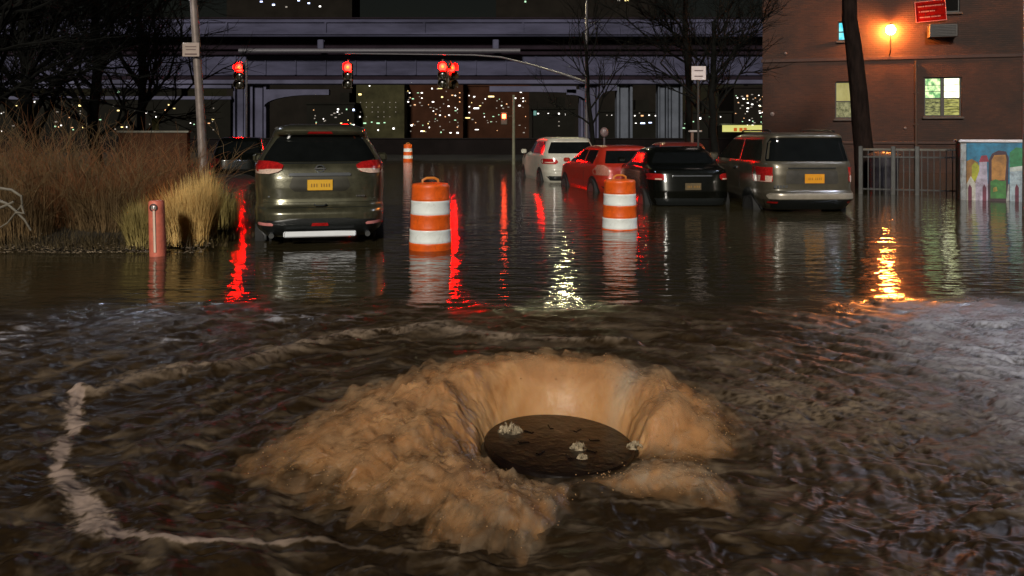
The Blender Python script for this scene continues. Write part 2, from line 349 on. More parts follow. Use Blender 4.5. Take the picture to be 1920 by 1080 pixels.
surge = thing('water_surge', 'thick collar of frothing tan muddy water bursting up round the black manhole cover', 'gushing water', (HC[0], HC[1], 0))
so = bpy.data.objects.new('churning_water', me); COL.objects.link(so); so.parent = surge
m = bpy.data.materials.new('muddy_froth'); m.use_nodes = True; nt = m.node_tree; L = nt.links.new; b = nt.nodes['Principled BSDF']
tc = N('ShaderNodeTexCoord'); nz = N('ShaderNodeTexNoise'); nz.inputs['Scale'].default_value = 9; nz.inputs['Detail'].default_value = 6; L(tc.outputs['Object'], nz.inputs[0])
nz2 = N('ShaderNodeTexNoise'); nz2.inputs['Scale'].default_value = 3.5; nz2.inputs['Detail'].default_value = 3; nz2.inputs['Distortion'].default_value = .6; L(tc.outputs['Object'], nz2.inputs[0])
rr_ = N('ShaderNodeMapRange'); rr_.inputs[1].default_value = .36; rr_.inputs[2].default_value = .64; L(nz2.outputs[0], rr_.inputs[0])
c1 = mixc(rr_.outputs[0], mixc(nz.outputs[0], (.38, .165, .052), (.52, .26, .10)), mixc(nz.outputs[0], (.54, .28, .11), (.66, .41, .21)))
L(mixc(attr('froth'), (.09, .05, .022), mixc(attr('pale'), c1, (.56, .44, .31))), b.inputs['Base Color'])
nf = N('ShaderNodeTexNoise'); nf.inputs['Scale'].default_value = 26; nf.inputs['Detail'].default_value = 5; L(tc.outputs['Object'], nf.inputs[0])
aa = N('ShaderNodeMath', operation='MULTIPLY_ADD'); L(nf.outputs[0], aa.inputs[0]); aa.inputs[1].default_value = .55; L(attr('froth'), aa.inputs[2])
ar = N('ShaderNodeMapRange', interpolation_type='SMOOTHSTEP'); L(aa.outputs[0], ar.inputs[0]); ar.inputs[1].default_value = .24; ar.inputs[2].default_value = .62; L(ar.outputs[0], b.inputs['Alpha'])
b.inputs['Roughness'].default_value = .42; b.inputs['IOR'].default_value = 1.33
b.inputs['Subsurface Weight'].default_value = .5; b.inputs['Subsurface Radius'].default_value = (.05, .025, .01); b.inputs['Subsurface Scale'].default_value = .6
n3 = bumpn(1.0, (20, 20, 20), .004, detail=2); L(n3, b.inputs['Normal'])
me.materials.append(m); FROTH = m
def drops(n, fpos, rmin, rmax, name):
    k = MB()
    for _ in range(n):
        x, y, z, s = fpos(); rd = random.uniform(rmin, rmax)*s
        q = rd*.9
        k.add([(x+rd, y, z), (x-rd, y, z), (x, y+rd, z), (x, y-rd, z), (x, y, z+q), (x, y, z-q)],
              [(0,2,4),(2,1,4),(1,3,4),(3,0,4),(2,0,5),(1,2,5),(3,1,5),(0,3,5)])
    return k
def fpos():
    i = random.randrange(nph); a = PH[i]
    while True:
        t = random.betavariate(3, 2); j = int(t*(nrr-1))
        if Hc[i, 0] > .04 or random.random() < .2: break
        i = random.randrange(nph)
    return sx2[i, j]-HC[0]+random.gauss(0, .02), sy2[i, j]-HC[1]+random.gauss(0, .02), max(.01, Zs[i, j])+abs(random.gauss(0, .018)), 1
k = drops(1500, fpos, .0015, .0045, 'spray'); sp = k.build('spray', mat('spray_foam', (.42, .25, .12), .5, var=.3), surge, True); sp['kind'] = 'stuff'
# thin veils of froth that feather the outline
for vi in range(4):
    st_ = 3; off = .010+.011*vi; sl = np.s_[::st_, ::st_]
    Tv, Pv = Tg[sl], PHg[sl]; av, bv = sx2[sl]-HC[0], sy2[sl]-HC[1]; rv = np.hypot(av, bv)
    nv = fbm(av*7+vi*5, bv*7, 3, 120+vi); push = off*(1+.9*nv)*sstep(0, .3, Tv)*np.clip(Hc[::st_]/.1, .3, 1)
    ex = 1+push*.9/np.maximum(rv, .2)*sstep(.3, .9, Tv)*1.6
    Zv = Zs[sl]+push*(1-.55*sstep(.75, 1, Tv))+.012*fbm(av*11, bv*11, 3, 130+vi)*sstep(.1, .4, Tv)
    G = np.stack([av*ex, bv*ex, Zv], -1); G = np.concatenate([G, G[:1]], 0)
    ve = np.clip(sstep(.06, .28, Tv)*(.58-.08*vi)*(1.1-.85*sstep(.55, 1.0, Tv))*np.clip(Hc[::st_]/.06, .15, 1)*(.75+.9*nv), 0, 1); ve = np.concatenate([ve, ve[:1]], 0)
    kv = MB().grid(G); ov_ = kv.build('froth_veil', None, surge, True, angle=180)
    at = ov_.data.attributes.new('veil', 'FLOAT', 'POINT'); at.data.foreach_set('value', ve.astype(np.float32).ravel())
    pv = pale[::st_, ::st_]; pv = np.concatenate([pv, pv[:1]], 0); at = ov_.data.attributes.new('pale', 'FLOAT', 'POINT'); at.data.foreach_set('value', np.clip(pv, 0, 1).astype(np.float32).ravel())
    ov_.data.materials.append(soft('veil_froth_%s' % 'abcde'[vi], [(.58, .29, .115), (.48, .23, .09), (.62, .36, .18), (.54, .33, .17)][vi], 1.0, (5, 8, 6.5, 12)[vi], True))
for (px, py, rad) in ((955, 827, .055), (1084, 852, .03), (1092, 870, .02), (1190, 850, .03)):
    x, y = GR(px, py); k = MB(); na, nt_ = 48, 16
    A = np.linspace(0, 2*math.pi, na+1); T_ = np.linspace(0, 1, nt_); Ag, Tq = np.meshgrid(A, T_, indexing='ij')
    e_ = rad*1.25*(1+.35*fbm(np.cos(Ag)*3+px, np.sin(Ag)*3, 3, 90)); hh_ = rad*(.62+1.3*fbm(np.cos(Ag)*Tq*4+px, np.sin(Ag)*Tq*4, 3, 91))*np.sqrt(np.clip(1-Tq**2, 0, 1))
    k.grid(np.stack([x-HC[0]+e_*Tq*np.cos(Ag), y-HC[1]+e_*Tq*np.sin(Ag)*.75, .026+hh_], -1))
    k.build('splash', soft('pale_splash', (.52, .42, .28), .95, 28), surge, True, angle=80)

# ------------------------------------------------------------------ overpass
D0 = 70
steel = mat('overpass_paint', (.058, .058, .098), .7, spec=.08, var=.5, scale=.16, stretch=(1, 1, 5)); steel2 = mat('overpass_dark', (.017, .011, .017), .8, spec=.08, var=.3, scale=.5)
lite = mat('overpass_flange', (.085, .085, .135), .6, spec=.08, var=.5, scale=.2)
ov = thing('overpass', 'long elevated highway of blue grey steel girders crossing behind the traffic signals', 'overpass', (0, D0, 0))
def band(name, y0, y1, dy, depth, m, x0=-75, x1=75):
    z0, z1 = WZ(y1, D0), WZ(y0, D0)
    return MB().box(((x0+x1)/2, dy+depth/2, (z0+z1)/2), (x1-x0, depth, z1-z0), bev=.05).build(name, m, ov)
k = MB().box((0, -.5, (WZ(39, D0)+WZ(71, D0))/2), (150, 1.0, WZ(39, D0)-WZ(71, D0)), bev=.05)
k.box((0, -1.04, WZ(44, D0)), (150, .1, .10)); k.box((0, -1.04, WZ(66, D0)), (150, .1, .12))
for i in range(19): k.box((-72+i*8.1, -1.03, WZ(55, D0)), (.16, .09, 1.1))
k.build('parapet', steel, ov); band('deck', 68, 92, .35, 14, steel2)  # shade below the parapet is put into the deck's dark paint
gb = band('girder_flange', 97, 103.8, -.35, 1.6, steel2)
k = MB().box((0, .5, (WZ(104, D0)+WZ(141, D0))/2), (150, 1.0, WZ(104, D0)-WZ(141, D0)))
for i in range(60): k.box((-73+i*2.5, -.06, WZ(122, D0)), (.09, .11, 1.6))
k.build('girder', steel, ov)
band('girder_flange', 141.2, 150, .1, .9, steel2); band('edge_beam', 150.2, 158, -.5, 1.4, lite)
MB().tube([(WX(457, D0), -1.2, WZ(98, D0)), (WX(975, D0), -1.2, WZ(98, D0))], .20, 12).build('drain_pipe', mat('pale_pipe', (.085, .08, .095), .5, var=.2), ov, True)
for px in (607, 930): MB().box((WX(px, D0), -1.0, WZ(87, D0)), (.5, .5, .9), bev=.05).build('pipe_hanger', lite, ov)
for y0 in (163, 184):
    MB().box(((WX(-200, D0)+WX(437, D0))/2, -.2, WZ(y0, D0)), (WX(437, D0)-WX(-200, D0), .5, .28), bev=.03).build('brace_beam', lite, ov)
MB().tube([(-75, -.7, WZ(36, D0)), (75, -.7, WZ(36, D0))], .06, 6).build('handrail', steel2, ov)
for px, wpx in ((447, 24), (482, 30), (1092, 10), (1112, 22), (1172, 30), (1244, 18), (1268, 26)):
    x = WX(px, D0-.2); wd = wpx*D0/FP; top = WZ(150, D0)
    k = MB(); k.box((x, .6, top/2), (wd*.5, .8, top), bev=.04)
    k.box((x-wd*.42, .6, top/2), (wd*.16, 1.1, top), bev=.02); k.box((x+wd*.42, .6, top/2), (wd*.16, 1.1, top), bev=.02)
    k.build('pier', lite if px < 1150 else mat('overpass_pier', (.10, .112, .14), .7, spec=.08, var=.3, scale=.5), ov)  # right-hand piers take a paler blue grey
def bracket(x0, x1, ytop, ybot, flip=1):
    z1, z0 = WZ(ytop, D0), WZ(ybot, D0); n = 8; top = [(x0, z1+.0), (x1, z1)]; a = [(x1, z1-.45)]
    for i in range(n+1):
        t = i/n; a.append((x1+(x0-x1)*(.25+.75*math.sin(t*math.pi/2)), z1-.45-(z1-z0-.45)*(1-math.cos(t*math.pi/2))))
    MB().prism(top+a, -.3, .3).build('bracket', lite, ov)
bracket(WX(497, D0), WX(618, D0), 168, 200); bracket(WX(1100, D0), WX(1062, D0), 168, 195); bracket(WX(1124, D0), WX(1156, D0), 160, 185)
bracket(WX(1080, D0), WX(918, D0), 162, 176)

# ------------------------------------------------------------------ far shore: buildings with lit windows; far street lights are built as windows too
def emis(name, col, s): return mat(name, (.1, .1, .1), .5, emit=col, es=s, var=.1)
LC = {'w': emis('light_white', (1, .95, .9), 3.0), 'y': emis('light_yellow', (1, .75, .28), 2.4), 'g': emis('light_green', (.55, 1, .6), 1.1),
      'b': emis('light_blue', (.55, .65, 1), 3.2), 'o': emis('light_orange', (1, .5, .22), 1.4), 'd': emis('light_dim', (1, .85, .7), .28), 't': emis('light_teal', (.1, .7, .6), .25)}
def far_building(px0, px1, ytop, D, label, wall, wins, extra=0):  # wins also holds far street lights
    x0, x1 = WX(px0, D), WX(px1, D); zt = WZ(ytop, D)
    t = thing('building', label, 'building', ((x0+x1)/2, D, 0))
    MB().box((0, 6, zt/2), (x1-x0, 12, zt)).build('wall', wall, t)
    k = MB(); k.box((0, 6, zt+.2), (x1-x0+.5, 12.5, .4)); k.box(((x1-x0)*.2, 6, zt+1.4), ((x1-x0)*.2, 3, 2.2)); k.build('roof', wall, t)
    for wq in wins:
        px, py, kd = wq[:3]; wp = wq[3] if len(wq) > 3 else 4; hp = wq[4] if len(wq) > 4 else 3
        x, z = WX(px, D)-t.location[0], WZ(py, D)
        if z-.3 < 0: z = .4
        MB().box((x, -.05, z), (wp*.62*D/FP, .12, hp*.62*D/FP), bev=.08).build('window', LC[kd], t)
    for _ in range(int(extra*5)):
        x, z = random.uniform(-(x1-x0)*.46, (x1-x0)*.46), random.uniform(1.2, max(1.6, min(zt-1, 30)))
        MB().box((x, -.05, z), (random.choice((.16, .22, .4)), .12, random.choice((.14, .2))), bev=.03).build('window', LC[random.choice('ddddowyg')], t)
    return t
wA = mat('wall_dark', (.012, .010, .008), .9, spec=.08, var=.3, scale=.2); wB = mat('wall_red', (.038, .015, .008), .9, spec=.08, var=.4, scale=.2)
wC = mat('wall_olive_lit', (.040, .037, .018), .9, spec=.08, var=.5, scale=.3); wD = mat('wall_charcoal', (.010, .0095, .0075), .9, spec=.08, var=.3, scale=.2)  # olive wall has green lighting put into its colour; charcoal is plain dark
far_building(668, 758, 158, 165, 'pale olive apartment block lit by a green row of lights under the overpass', wC,
    [(675,177,'y',9,5),(693,161,'w'),(675,219,'w',4,4),(684,231,'g',9,4),(697,229,'g',5,3),(709,231,'g',10,4),(721,230,'g',6,3),(709,244,'w',4,4),(738,241,'w',6,5)]+
    [(676+i*11, 192+j*9, 'd', 3, 2) for i in range(7) for j in range(4) if (i*3+j*5) % 4 != 1], 0)
far_building(760, 868, 150, 170, 'dark red apartment block with scattered white windows behind the middle of the overpass', wB,
    [(768,174,'w',4,3),(791,174,'w',6,3),(747+18,191,'w',7,3),(812,191,'w',7,3),(810,166,'w',4,4),(825,166,'y',14,2),(829,182,'y',6,4),(768,183,'d'),(791,184,'w',4,3),(791,198,'d',6,2),(770,198,'d'),
     (862,174,'o'),(862,183,'o'),(862,191,'o'),(825,216,'w',5,3),(842,216,'w',5,3),(772,235,'w',6,5),(791,246,'w',8,3),(805,239,'w',3,4),(827,248,'g',4,4),(845,249,'w',6,3),(858,249,'w',7,4),(783,228,'d'),(805,228,'d'),(820,226,'d')], 10)
far_building(872, 992, 162, 175, 'brown block with long lit balconies behind the small pedestrian signal', wB,
    [(921,181,'y',18,4),(965,184,'w',9,4),(932,189,'d'),(981,184,'w',4,3),(981,190,'w',4,3),(974,198,'w',7,4),(893,203,'w',16,4),(880,200,'w',4,3),(880,211,'w',4,3),(877,221,'y',14,3),(894,243,'w',12,2),(950,195,'o'),(905,193,'d'),(915,230,'d')], 8)
far_building(575, 664, 196, 160, 'low dark building with a blue lit corner left of the olive block', wD,
    [(634,205,'w',5,5),(650,205,'g',4,4),(663,206,'b',6,6),(663,234,'w',6,3),(590,222,'d'),(610,226,'d')], 5)
far_building(1000, 1078, 205, 160, 'low dark building with four white lamps in a row left of the piers', wD,
    [(1009,213,'w',5,3),(1028,213,'w',4,3),(1048,213,'w',5,4),(1060,215,'w',3,4),(1003,200+12,'t',9,14),(1048,228,'d'),(1048,236,'d')])
far_building(1120, 1250, 210, 160, 'low waterfront building with a bright white strip between the piers', wD,
    [(1138,216,'d'),(1147,216,'w',2,2),(1155,216,'d'),(1190,217,'w'),(1204,217,'o',8,4),(1217,216,'w'),(1229,217,'w'),(1192,231,'w',5,2),(1205,231,'b',14,4),(1219,230,'b',10,3),(1199,212,'d')])
far_building(1256, 1372, 212, 160, 'low building with clustered white lamps behind the bare tree', wD,
    [(1290,222,'g',4,4),(1312,222,'w',8,6),(1331,219,'g',4,4),(1351,219,'w',3,3),(1267,231,'w',4,4),(1282,240,'g',8,3),(1285,232,'g',6,2),(1300,228,'g'),(1322,228,'d'),(1340,226,'d')])
far_building(1376, 1440, 165, 165, 'tall block with warm dotted windows beside the brick building', wA,
    [(1401,180,'o',5,6),(1402,193,'w',6,3),(1385,193,'d'),(1424,188,'d'),(1424,198,'w',6,3),(1402,203,'w',7,3),(1401,209,'w',5,2),(1424,208,'w',5,2),(1388,203,'d'),(1412,186,'d'),(1410,222,'d')], 10)
far_building(-120, 432, 186, 150, 'long low building with scattered lamps behind the brown shrubs', wD,
    [(65,191,'w',5,4),(83,199,'d',7,4),(135,197,'d'),(150,198,'y',8,5),(167,198,'w',4,4),(177,198,'y',4,5),(176,217,'w',5,4),(213,198,'d',5,6),(275,211,'w',6,5),(115,235,'w',6,4),(104,237,'g',6,4),(40,239,'w',7,3),(25,236,'d',8,3),(3,246,'w',4,3)], 14)
far_building(200, 285, 158, 190, 'dark slab behind the long low building with pale blue windows at its top', wD,
    [(214,165,'w'),(222,172,'g',7,6),(245,170,'d',9,6),(265,165,'b',8,5)])
far_building(425, 660, -70, 230, 'tall dark tower with cool white lamps showing over the left of the overpass', wC if 0 else wA,
    [(490,3,'b',8,4),(513,9,'b',8,5),(560,1,'b',7,4),(579,6,'b',7,4),(600,12,'w',6,4),(537,13,'d',6,4)])
far_building(930, 1230, -60, 235, 'broad dark tower with two lamps showing over the right of the overpass', wA,
    [(985,3,'g',5,5),(1175,1,'y',12,5),(1160,1,'d',8,3)])
# lit kiosk strip
t = thing('shop', 'low shop with a glowing yellow front far left of the brick building', 'shop', (WX(1391, 60), 60, 0))
MB().box((0, 1.5, 1.0), (3.4, 3, 2.0)).build('wall', wD, t)
MB().box((0, -.06, WZ(241, 60)), (2.8, .1, .48)).build('lit_front', mat('shop_glow', (.1, .1, .05), .5, emit=(.75, .72, .22), es=.9, var=.1), t)
for q in (-.5, -.1, .2): MB().box((q, -.13, WZ(243, 60)), (.22, .05, .25)).build('poster', mat('poster_orange', (.3, .05, .01), .5, emit=(1, .2, .03), es=.5), t)
MB().box((0, -.3, WZ(233, 60)), (3.2, .7, .08)).build('awning', mat('awning', (.25, .28, .2), .6), t)
# low dark barrier
t = thing('barrier_wall', 'long low dark concrete wall across the end of the flooded street', 'wall', (0, 56, 0))
MB().box((0, 0, .55), (70, .4, 1.1), bev=.04).build('panel', mat('barrier', (.007, .005, .005), .8, spec=.08, var=.4, scale=.8), t)
MB().box((0, 0, 1.13), (70.2, .5, .06), bev=.01).build('coping', mat('barrier_cap', (.012, .010, .010), .7, spec=.08, var=.3), t)

# ------------------------------------------------------------------ brick building on the right
BR = R(-17); BX, BY = 9.83, 33.0
bld = thing('brick_building', 'dark red brick apartment building with a glowing wall lamp and lit windows', 'building', (BX, BY, 0), BR)
def BW(px, py):
    kq = (px-960)/FP; ct, st = math.cos(BR), -math.sin(BR)
    t_ = (kq*BY-BX)/(ct+st*kq); D = BY-st*t_; return t_, WZ(py, D)
brick = bpy.data.materials.new('brick'); brick.use_nodes = True; nt = brick.node_tree; L = nt.links.new; b = nt.nodes['Principled BSDF']
tc = N('ShaderNodeTexCoord'); sp_ = N('ShaderNodeSeparateXYZ'); L(tc.outputs['Object'], sp_.inputs[0])
cb = N('ShaderNodeCombineXYZ'); ad = N('ShaderNodeMath', operation='ADD'); L(sp_.outputs[0], ad.inputs[0]); L(sp_.outputs[1], ad.inputs[1]); L(ad.outputs[0], cb.inputs[0]); L(sp_.outputs[2], cb.inputs[1])
bt = N('ShaderNodeTexBrick'); L(cb.outputs[0], bt.inputs[0]); bt.inputs['Scale'].default_value = 1; bt.inputs['Brick Width'].default_value = .22; bt.inputs['Row Height'].default_value = .075
bt.inputs['Mortar Size'].default_value = .006; bt.inputs['Color1'].default_value = (.058, .017, .006, 1); bt.inputs['Color2'].default_value = (.036, .011, .005, 1); bt.inputs['Mortar'].default_value = (.045, .022, .010, 1)
nz = N('ShaderNodeTexNoise'); nz.inputs['Scale'].default_value = .9; nz.inputs['Detail'].default_value = 8; L(tc.outputs['Object'], nz.inputs[0])
mx = N('ShaderNodeMix', data_type='RGBA', blend_type='MULTIPLY'); mx.inputs[0].default_value = .75; L(bt.outputs[0], mx.inputs[6])
cr = N('ShaderNodeValToRGB'); L(nz.outputs[0], cr.inputs[0]); cr.color_ramp.elements[0].position = .3; cr.color_ramp.elements[0].color = (.32, .36, .40, 1); cr.color_ramp.elements[1].position = .7; cr.color_ramp.elements[1].color = (1.25, 1.15, 1.0, 1)
L(cr.outputs[0], mx.inputs[7]); L(mx.outputs[2], b.inputs['Base Color']); b.inputs['Roughness'].default_value = .75
bp = N('ShaderNodeBump'); bp.inputs['Distance'].default_value = .012; L(bt.outputs['Fac'], bp.inputs['Height']); bp.invert = True; L(bp.outputs[0], b.inputs['Normal'])
wins = []
def winrect(px0, py0, px1, py1):
    (u0, z1), (u1, z0) = BW(px0, py0), BW(px1, py1); return u0, z0, u1, z1
wins = [winrect(1566, 153, 1606, 222), winrect(1733, 145, 1803, 218), winrect(1571, 40, 1588, 76), winrect(1738, -55, 1800, 22)]
us = sorted({0, 18.0, *[q for w_ in wins for q in (w_[0], w_[2])]}); zs = sorted({-.4, 16.0, *[q for w_ in wins for q in (w_[1], w_[3])]})
k = MB()
for i in range(len(us)-1):
    for j in range(len(zs)-1):
        uc, zc = (us[i]+us[i+1])/2, (zs[j]+zs[j+1])/2
        if any(w_[0] < uc < w_[2] and w_[1] < zc < w_[3] for w_ in wins): continue
        k.add([(us[i], 0, zs[j]), (us[i+1], 0, zs[j]), (us[i+1], 0, zs[j+1]), (us[i], 0, zs[j+1])], [(0, 1, 2, 3)])
for u0, z0, u1, z1 in wins:
    k.add([(u0, 0, z0), (u1, 0, z0), (u1, 0, z1), (u0, 0, z1), (u0, .2, z0), (u1, .2, z0), (u1, .2, z1), (u0, .2, z1)], [(0,1,5,4),(1,2,6,5),(2,3,7,6),(3,0,4,7)])
k.add([(0, 0, -.4), (0, 10, -.4), (0, 10, 16), (0, 0, 16), (18, 0, -.4), (18, 10, -.4), (18, 10, 16), (18, 0, 16)], [(0,1,2,3),(4,5,6,7),(1,5,6,2),(3,2,6,7)])
k.build('wall', brick, bld)
zb = BW(1500, 113)[1]; MB().box((9, -.02, zb), (18.1, .08, .13), bev=.01).build('belt_course', mat('belt', (.04, .016, .010), .7, var=.3), bld)
zb = BW(1500, 262)[1]; MB().box((9, -.03, zb-.1), (18.1, .1, .1), bev=.01).build('belt_course', MATS['belt'], bld)
def litmat(name, c1, c2, s, scale):
    m = bpy.data.materials.new(name); m.use_nodes = True; nt_ = m.node_tree; b_ = nt_.nodes['Principled BSDF']
    t_ = nt_.nodes.new('ShaderNodeTexCoord'); mp_ = nt_.nodes.new('ShaderNodeMapping'); mp_.inputs['Scale'].default_value = scale
    n_ = nt_.nodes.new('ShaderNodeTexNoise'); n_.inputs['Scale'].default_value = 3; n_.inputs['Detail'].default_value = 4
    r_ = nt_.nodes.new('ShaderNodeValToRGB'); r_.color_ramp.elements[0].position = .35; r_.color_ramp.elements[1].position = .62
    r_.color_ramp.elements[0].color = (*c1, 1); r_.color_ramp.elements[1].color = (*c2, 1)
    l_ = nt_.links.new; l_(t_.outputs['Object'], mp_.inputs[0]); l_(mp_.outputs[0], n_.inputs[0]); l_(n_.outputs[0], r_.inputs[0]); l_(r_.outputs[0], b_.inputs['Emission Color'])
    b_.inputs['Emission Strength'].default_value = s; b_.inputs['Base Color'].default_value = (.02, .02, .02, 1); b_.inputs['Roughness'].default_value = .15
    return m
frm = mat('window_frame', (.02, .016, .012), .5)
def window(rect, mats, split, label=None):
    u0, z0, u1, z1 = rect; wd, hg = u1-u0, z1-z0
    k = MB(); t_ = .05
    k.box(((u0+u1)/2, .13, z0+t_/2), (wd, .08, t_)); k.box(((u0+u1)/2, .13, z1-t_/2), (wd, .08, t_))
    k.box((u0+t_/2, .13, (z0+z1)/2), (t_, .08, hg-2*t_)); k.box((u1-t_/2, .13, (z0+z1)/2), (t_, .08, hg-2*t_))
    if split == 2: k.box(((u0+u1)/2, .128, (z0+z1)/2), (.12, .09, hg-2*t_))
    k.box(((u0+u1)/2, .132, z0+hg*.46), (wd-2*t_, .06, .045))
    o = k.build('window', frm, bld)
    for i in range(split):
        a = u0+t_+i*(wd-2*t_)/split; b_ = u0+t_+(i+1)*(wd-2*t_)/split
        mt, mb_ = mats[i]
        MB().box(((a+b_)/2, .18, z0+hg*.73), (b_-a, .02, hg*.52)).build('pane', mt, o); MB().box(((a+b_)/2, .181, z0+hg*.235), (b_-a, .02, hg*.45)).build('pane', mb_, o)
    MB().box(((u0+u1)/2, -.04, z0-.05), (wd+.14, .16, .08), bev=.01).build('sill', mat('sill', (.07, .055, .045), .7), o)
    return o
c_up = litmat('curtain_upper', (.42, .36, .10), (.55, .48, .17), .75, (2, 1, .6)); c_lo = litmat('curtain_lower', (.12, .12, .05), (.40, .38, .18), .75, (4, 1, 3))
window(wins[0], [(c_up, c_lo)], 1)
g_up = litmat('green_room_upper', (.10, .28, .10), (.75, .95, .45), 1.6, (3, 1, 2)); g_lo = litmat('green_room_lower', (.05, .06, .02), (.42, .42, .15), .9, (3, 1, 6))
y_up = litmat('bright_room_upper', (.75, .85, .38), (1, 1, .7), 2.6, (2, 1, 2)); y_lo = litmat('bright_room_lower', (.12, .12, .02), (.60, .58, .16), .9, (2, 1, 7))
o = window(wins[1], [(g_up, g_lo), (y_up, y_lo)], 2)
u0, z0, u1, z1 = wins[1]; k = MB()
for q in (.12, .24, .35, .64, .80): k.box(((u0+u1)/2, .155, z0+(z1-z0)*q), (u1-u0-.14, .02, .02))
k.build('muntin', frm, o)
tl = litmat('teal_room', (.02, .55, .75), (.25, .95, 1), 1.3, (2, 1, 1)); window(wins[2], [(tl, tl)], 1)
dk = mat('dark_glass', (.008, .008, .008), .08); window(wins[3], [(dk, dk)], 1)
u, z = BW(1764, 60); u2 = u
ac = thing('air_conditioner', 'boxy air conditioner under the red sign on the brick wall', 'air conditioner', (0, 0, 0))
ac.location = (BX+u*math.cos(BR)+.28*math.sin(BR), BY+u*math.sin(BR)-.28*math.cos(BR), z); ac.rotation_euler = (0, 0, BR)
MB().box((0, 0, 0), (.95, .55, .48), bev=.02).build('casing', mat('ac_case', (.035, .025, .02), .5), ac)
k = MB()
for i in range(7): k.box((0, -.28, -.17+i*.057), (.84, .012, .022))
k.build('grille', mat('ac_grille', (.015, .012, .01), .5), ac)
u, _ = BW(1717, 200); MB().tube([(u, -.07, -.3), (u, -.07, 4.2)], .05, 10).build('downpipe', mat('pipe_brown', (.05, .028, .018), .6, var=.4), bld, True)
for q in (.6, 1.8, 3.0, 4.0): MB().box((u, -.05, q), (.16, .1, .05)).build('pipe_clip', MATS['pipe_brown'], bld)
# wall lamp
u, z = BW(1668, 58); LD = .30
lx, ly = BX+u*math.cos(BR)+LD*math.sin(BR), BY+u*math.sin(BR)-LD*math.cos(BR)
wl = thing('wall_lamp', 'glowing orange lamp on a bracket fixed to the brick wall', 'wall lamp', (lx, ly, z), BR)
MB().ball((0, 0, 0), .15, 20, (1.1, 1, 1.15)).build('globe', mat('lamp_glow', (.8, .6, .3), .4, emit=(1, .27, .045), es=1250, var=.05), wl, True)
MB().lathe([(.03, .16), (.17, .165), (.15, .20), (.03, .25)], n=20).build('cap', frm, wl, True)
MB().tube([(0, 0, -.16), (0, 0, -.72), (0, LD*.5, -.86), (0, LD+.0, -.88)], .022, 8).build('bracket', frm, wl, True)
# red sign
(u0, z1), (u1, z0) = BW(1715, 3), BW(1773, 40); uc, zc = (u0+u1)/2, (z0+z1)/2; wd, hg = u1-u0, z1-z0
sg = thing('wall_sign', 'red rectangular sign with three rows of white lettering on the brick wall', 'sign', (BX+uc*math.cos(BR)+.1*math.sin(BR), BY+uc*math.sin(BR)-.1*math.cos(BR), zc), BR)
sg.rotation_euler = (0, R(-4), BR)
MB().box((0, 0, 0), (wd, .04, hg), bev=.008).build('board', mat('sign_red', (.17, .004, .003), .9, spec=.02, var=.12), sg)
k = MB()
for a, b_, c_, d_ in ((0, hg/2-.012, wd, .02), (0, -hg/2+.012, wd, .02), (-wd/2+.012, 0, .02, hg), (wd/2-.012, 0, .02, hg)): k.box((a, -.022, b_), (c_, .012, d_))
k.build('border', mat('sign_line', (.40, .12, .11), .5), sg)
for zi, wl_, of in ((.155, .80, 0), (.0, .52, -.12), (-.17, .66, -.04)):
    k = MB(); x = -wd*wl_/2+of*wd
    while x < wd*wl_/2+of*wd-.02:
        lw = random.uniform(.035, .06); hh = random.choice((.045, .055, .06))
        k.box((x+lw/2, -.023, zi*hg*1.6), (lw, .010, hh*.8)); x += lw+random.choice((.008, .008, .01, .03))
    k.build('lettering', mat('sign_white', (.30, .12, .11), .8), sg)
for px, py, s in ((1473, 100, .10), (1448, 214, .16), (1697, 240, .09)):
    u, z = BW(px, py); MB().lathe([(.01, 0), (s/2, 0), (s/2, -.05), (.01, -.07)], (u, -.0, z), 14, axis='y').build('faint_light_disc', mat('pale_disc', (.16, .12, .11), .5), bld, True)  # pale discs stand in for faint small lights and a grey spot

# ------------------------------------------------------------------ fence, mural, poles, signs
fl = thing('iron_fence', 'dark iron railing standing in the water below the brick building', 'fence', P(1612, 330, 20.5)[:2]+(0,), 0)
x1 = WX(1808, 19.6)-fl.location[0]; dy = 19.6-20.5; Lf = math.hypot(x1, dy); fl.rotation_euler = (0, 0, math.atan2(dy, x1))
fi = mat('fence_iron', (.028, .026, .022), .45, var=.4, bump=.002)
MB().box((Lf/2, 0, 1.08), (Lf, .05, .05)).build('top_rail', mat('fence_rail', (.09, .08, .06), .4, var=.4), fl)
MB().box((Lf/2, 0, .9), (Lf, .035, .035)).build('rail', fi, fl); MB().box((Lf/2, 0, .12), (Lf, .035, .035)).build('rail', fi, fl)
nb = int(Lf/.13)
for i in range(nb): MB().box((.06+i*.13, 0, .5), (.022, .022, 1.2)).build('baluster', fi, fl)
for q in (.02, Lf*.33, Lf*.56, Lf-.02): MB().box((q, 0, .48), (.10, .10, 1.36), bev=.01).build('post', mat('fence_post', (.05, .048, .04), .5, var=.3), fl)
# dark bin behind the fence
bn = thing('litter_bin', 'dark round bin behind the iron railing beside the tree trunk', 'bin', (WX(1657, 21.6), 21.6, 0))
MB().lathe([(.33, -.3), (.36, .7), (.38, .86), (.36, .88), (.01, .90)], n=28).build('drum', mat('bin_drum', (.03, .026, .03), .4, var=.4), bn, True)
MB().lathe([(.40, .86), (.40, .93), (.25, .99), (.01, 1.0)], n=28).build('lid', mat('bin_lid', (.10, .05, .035), .35, var=.4), bn, True)
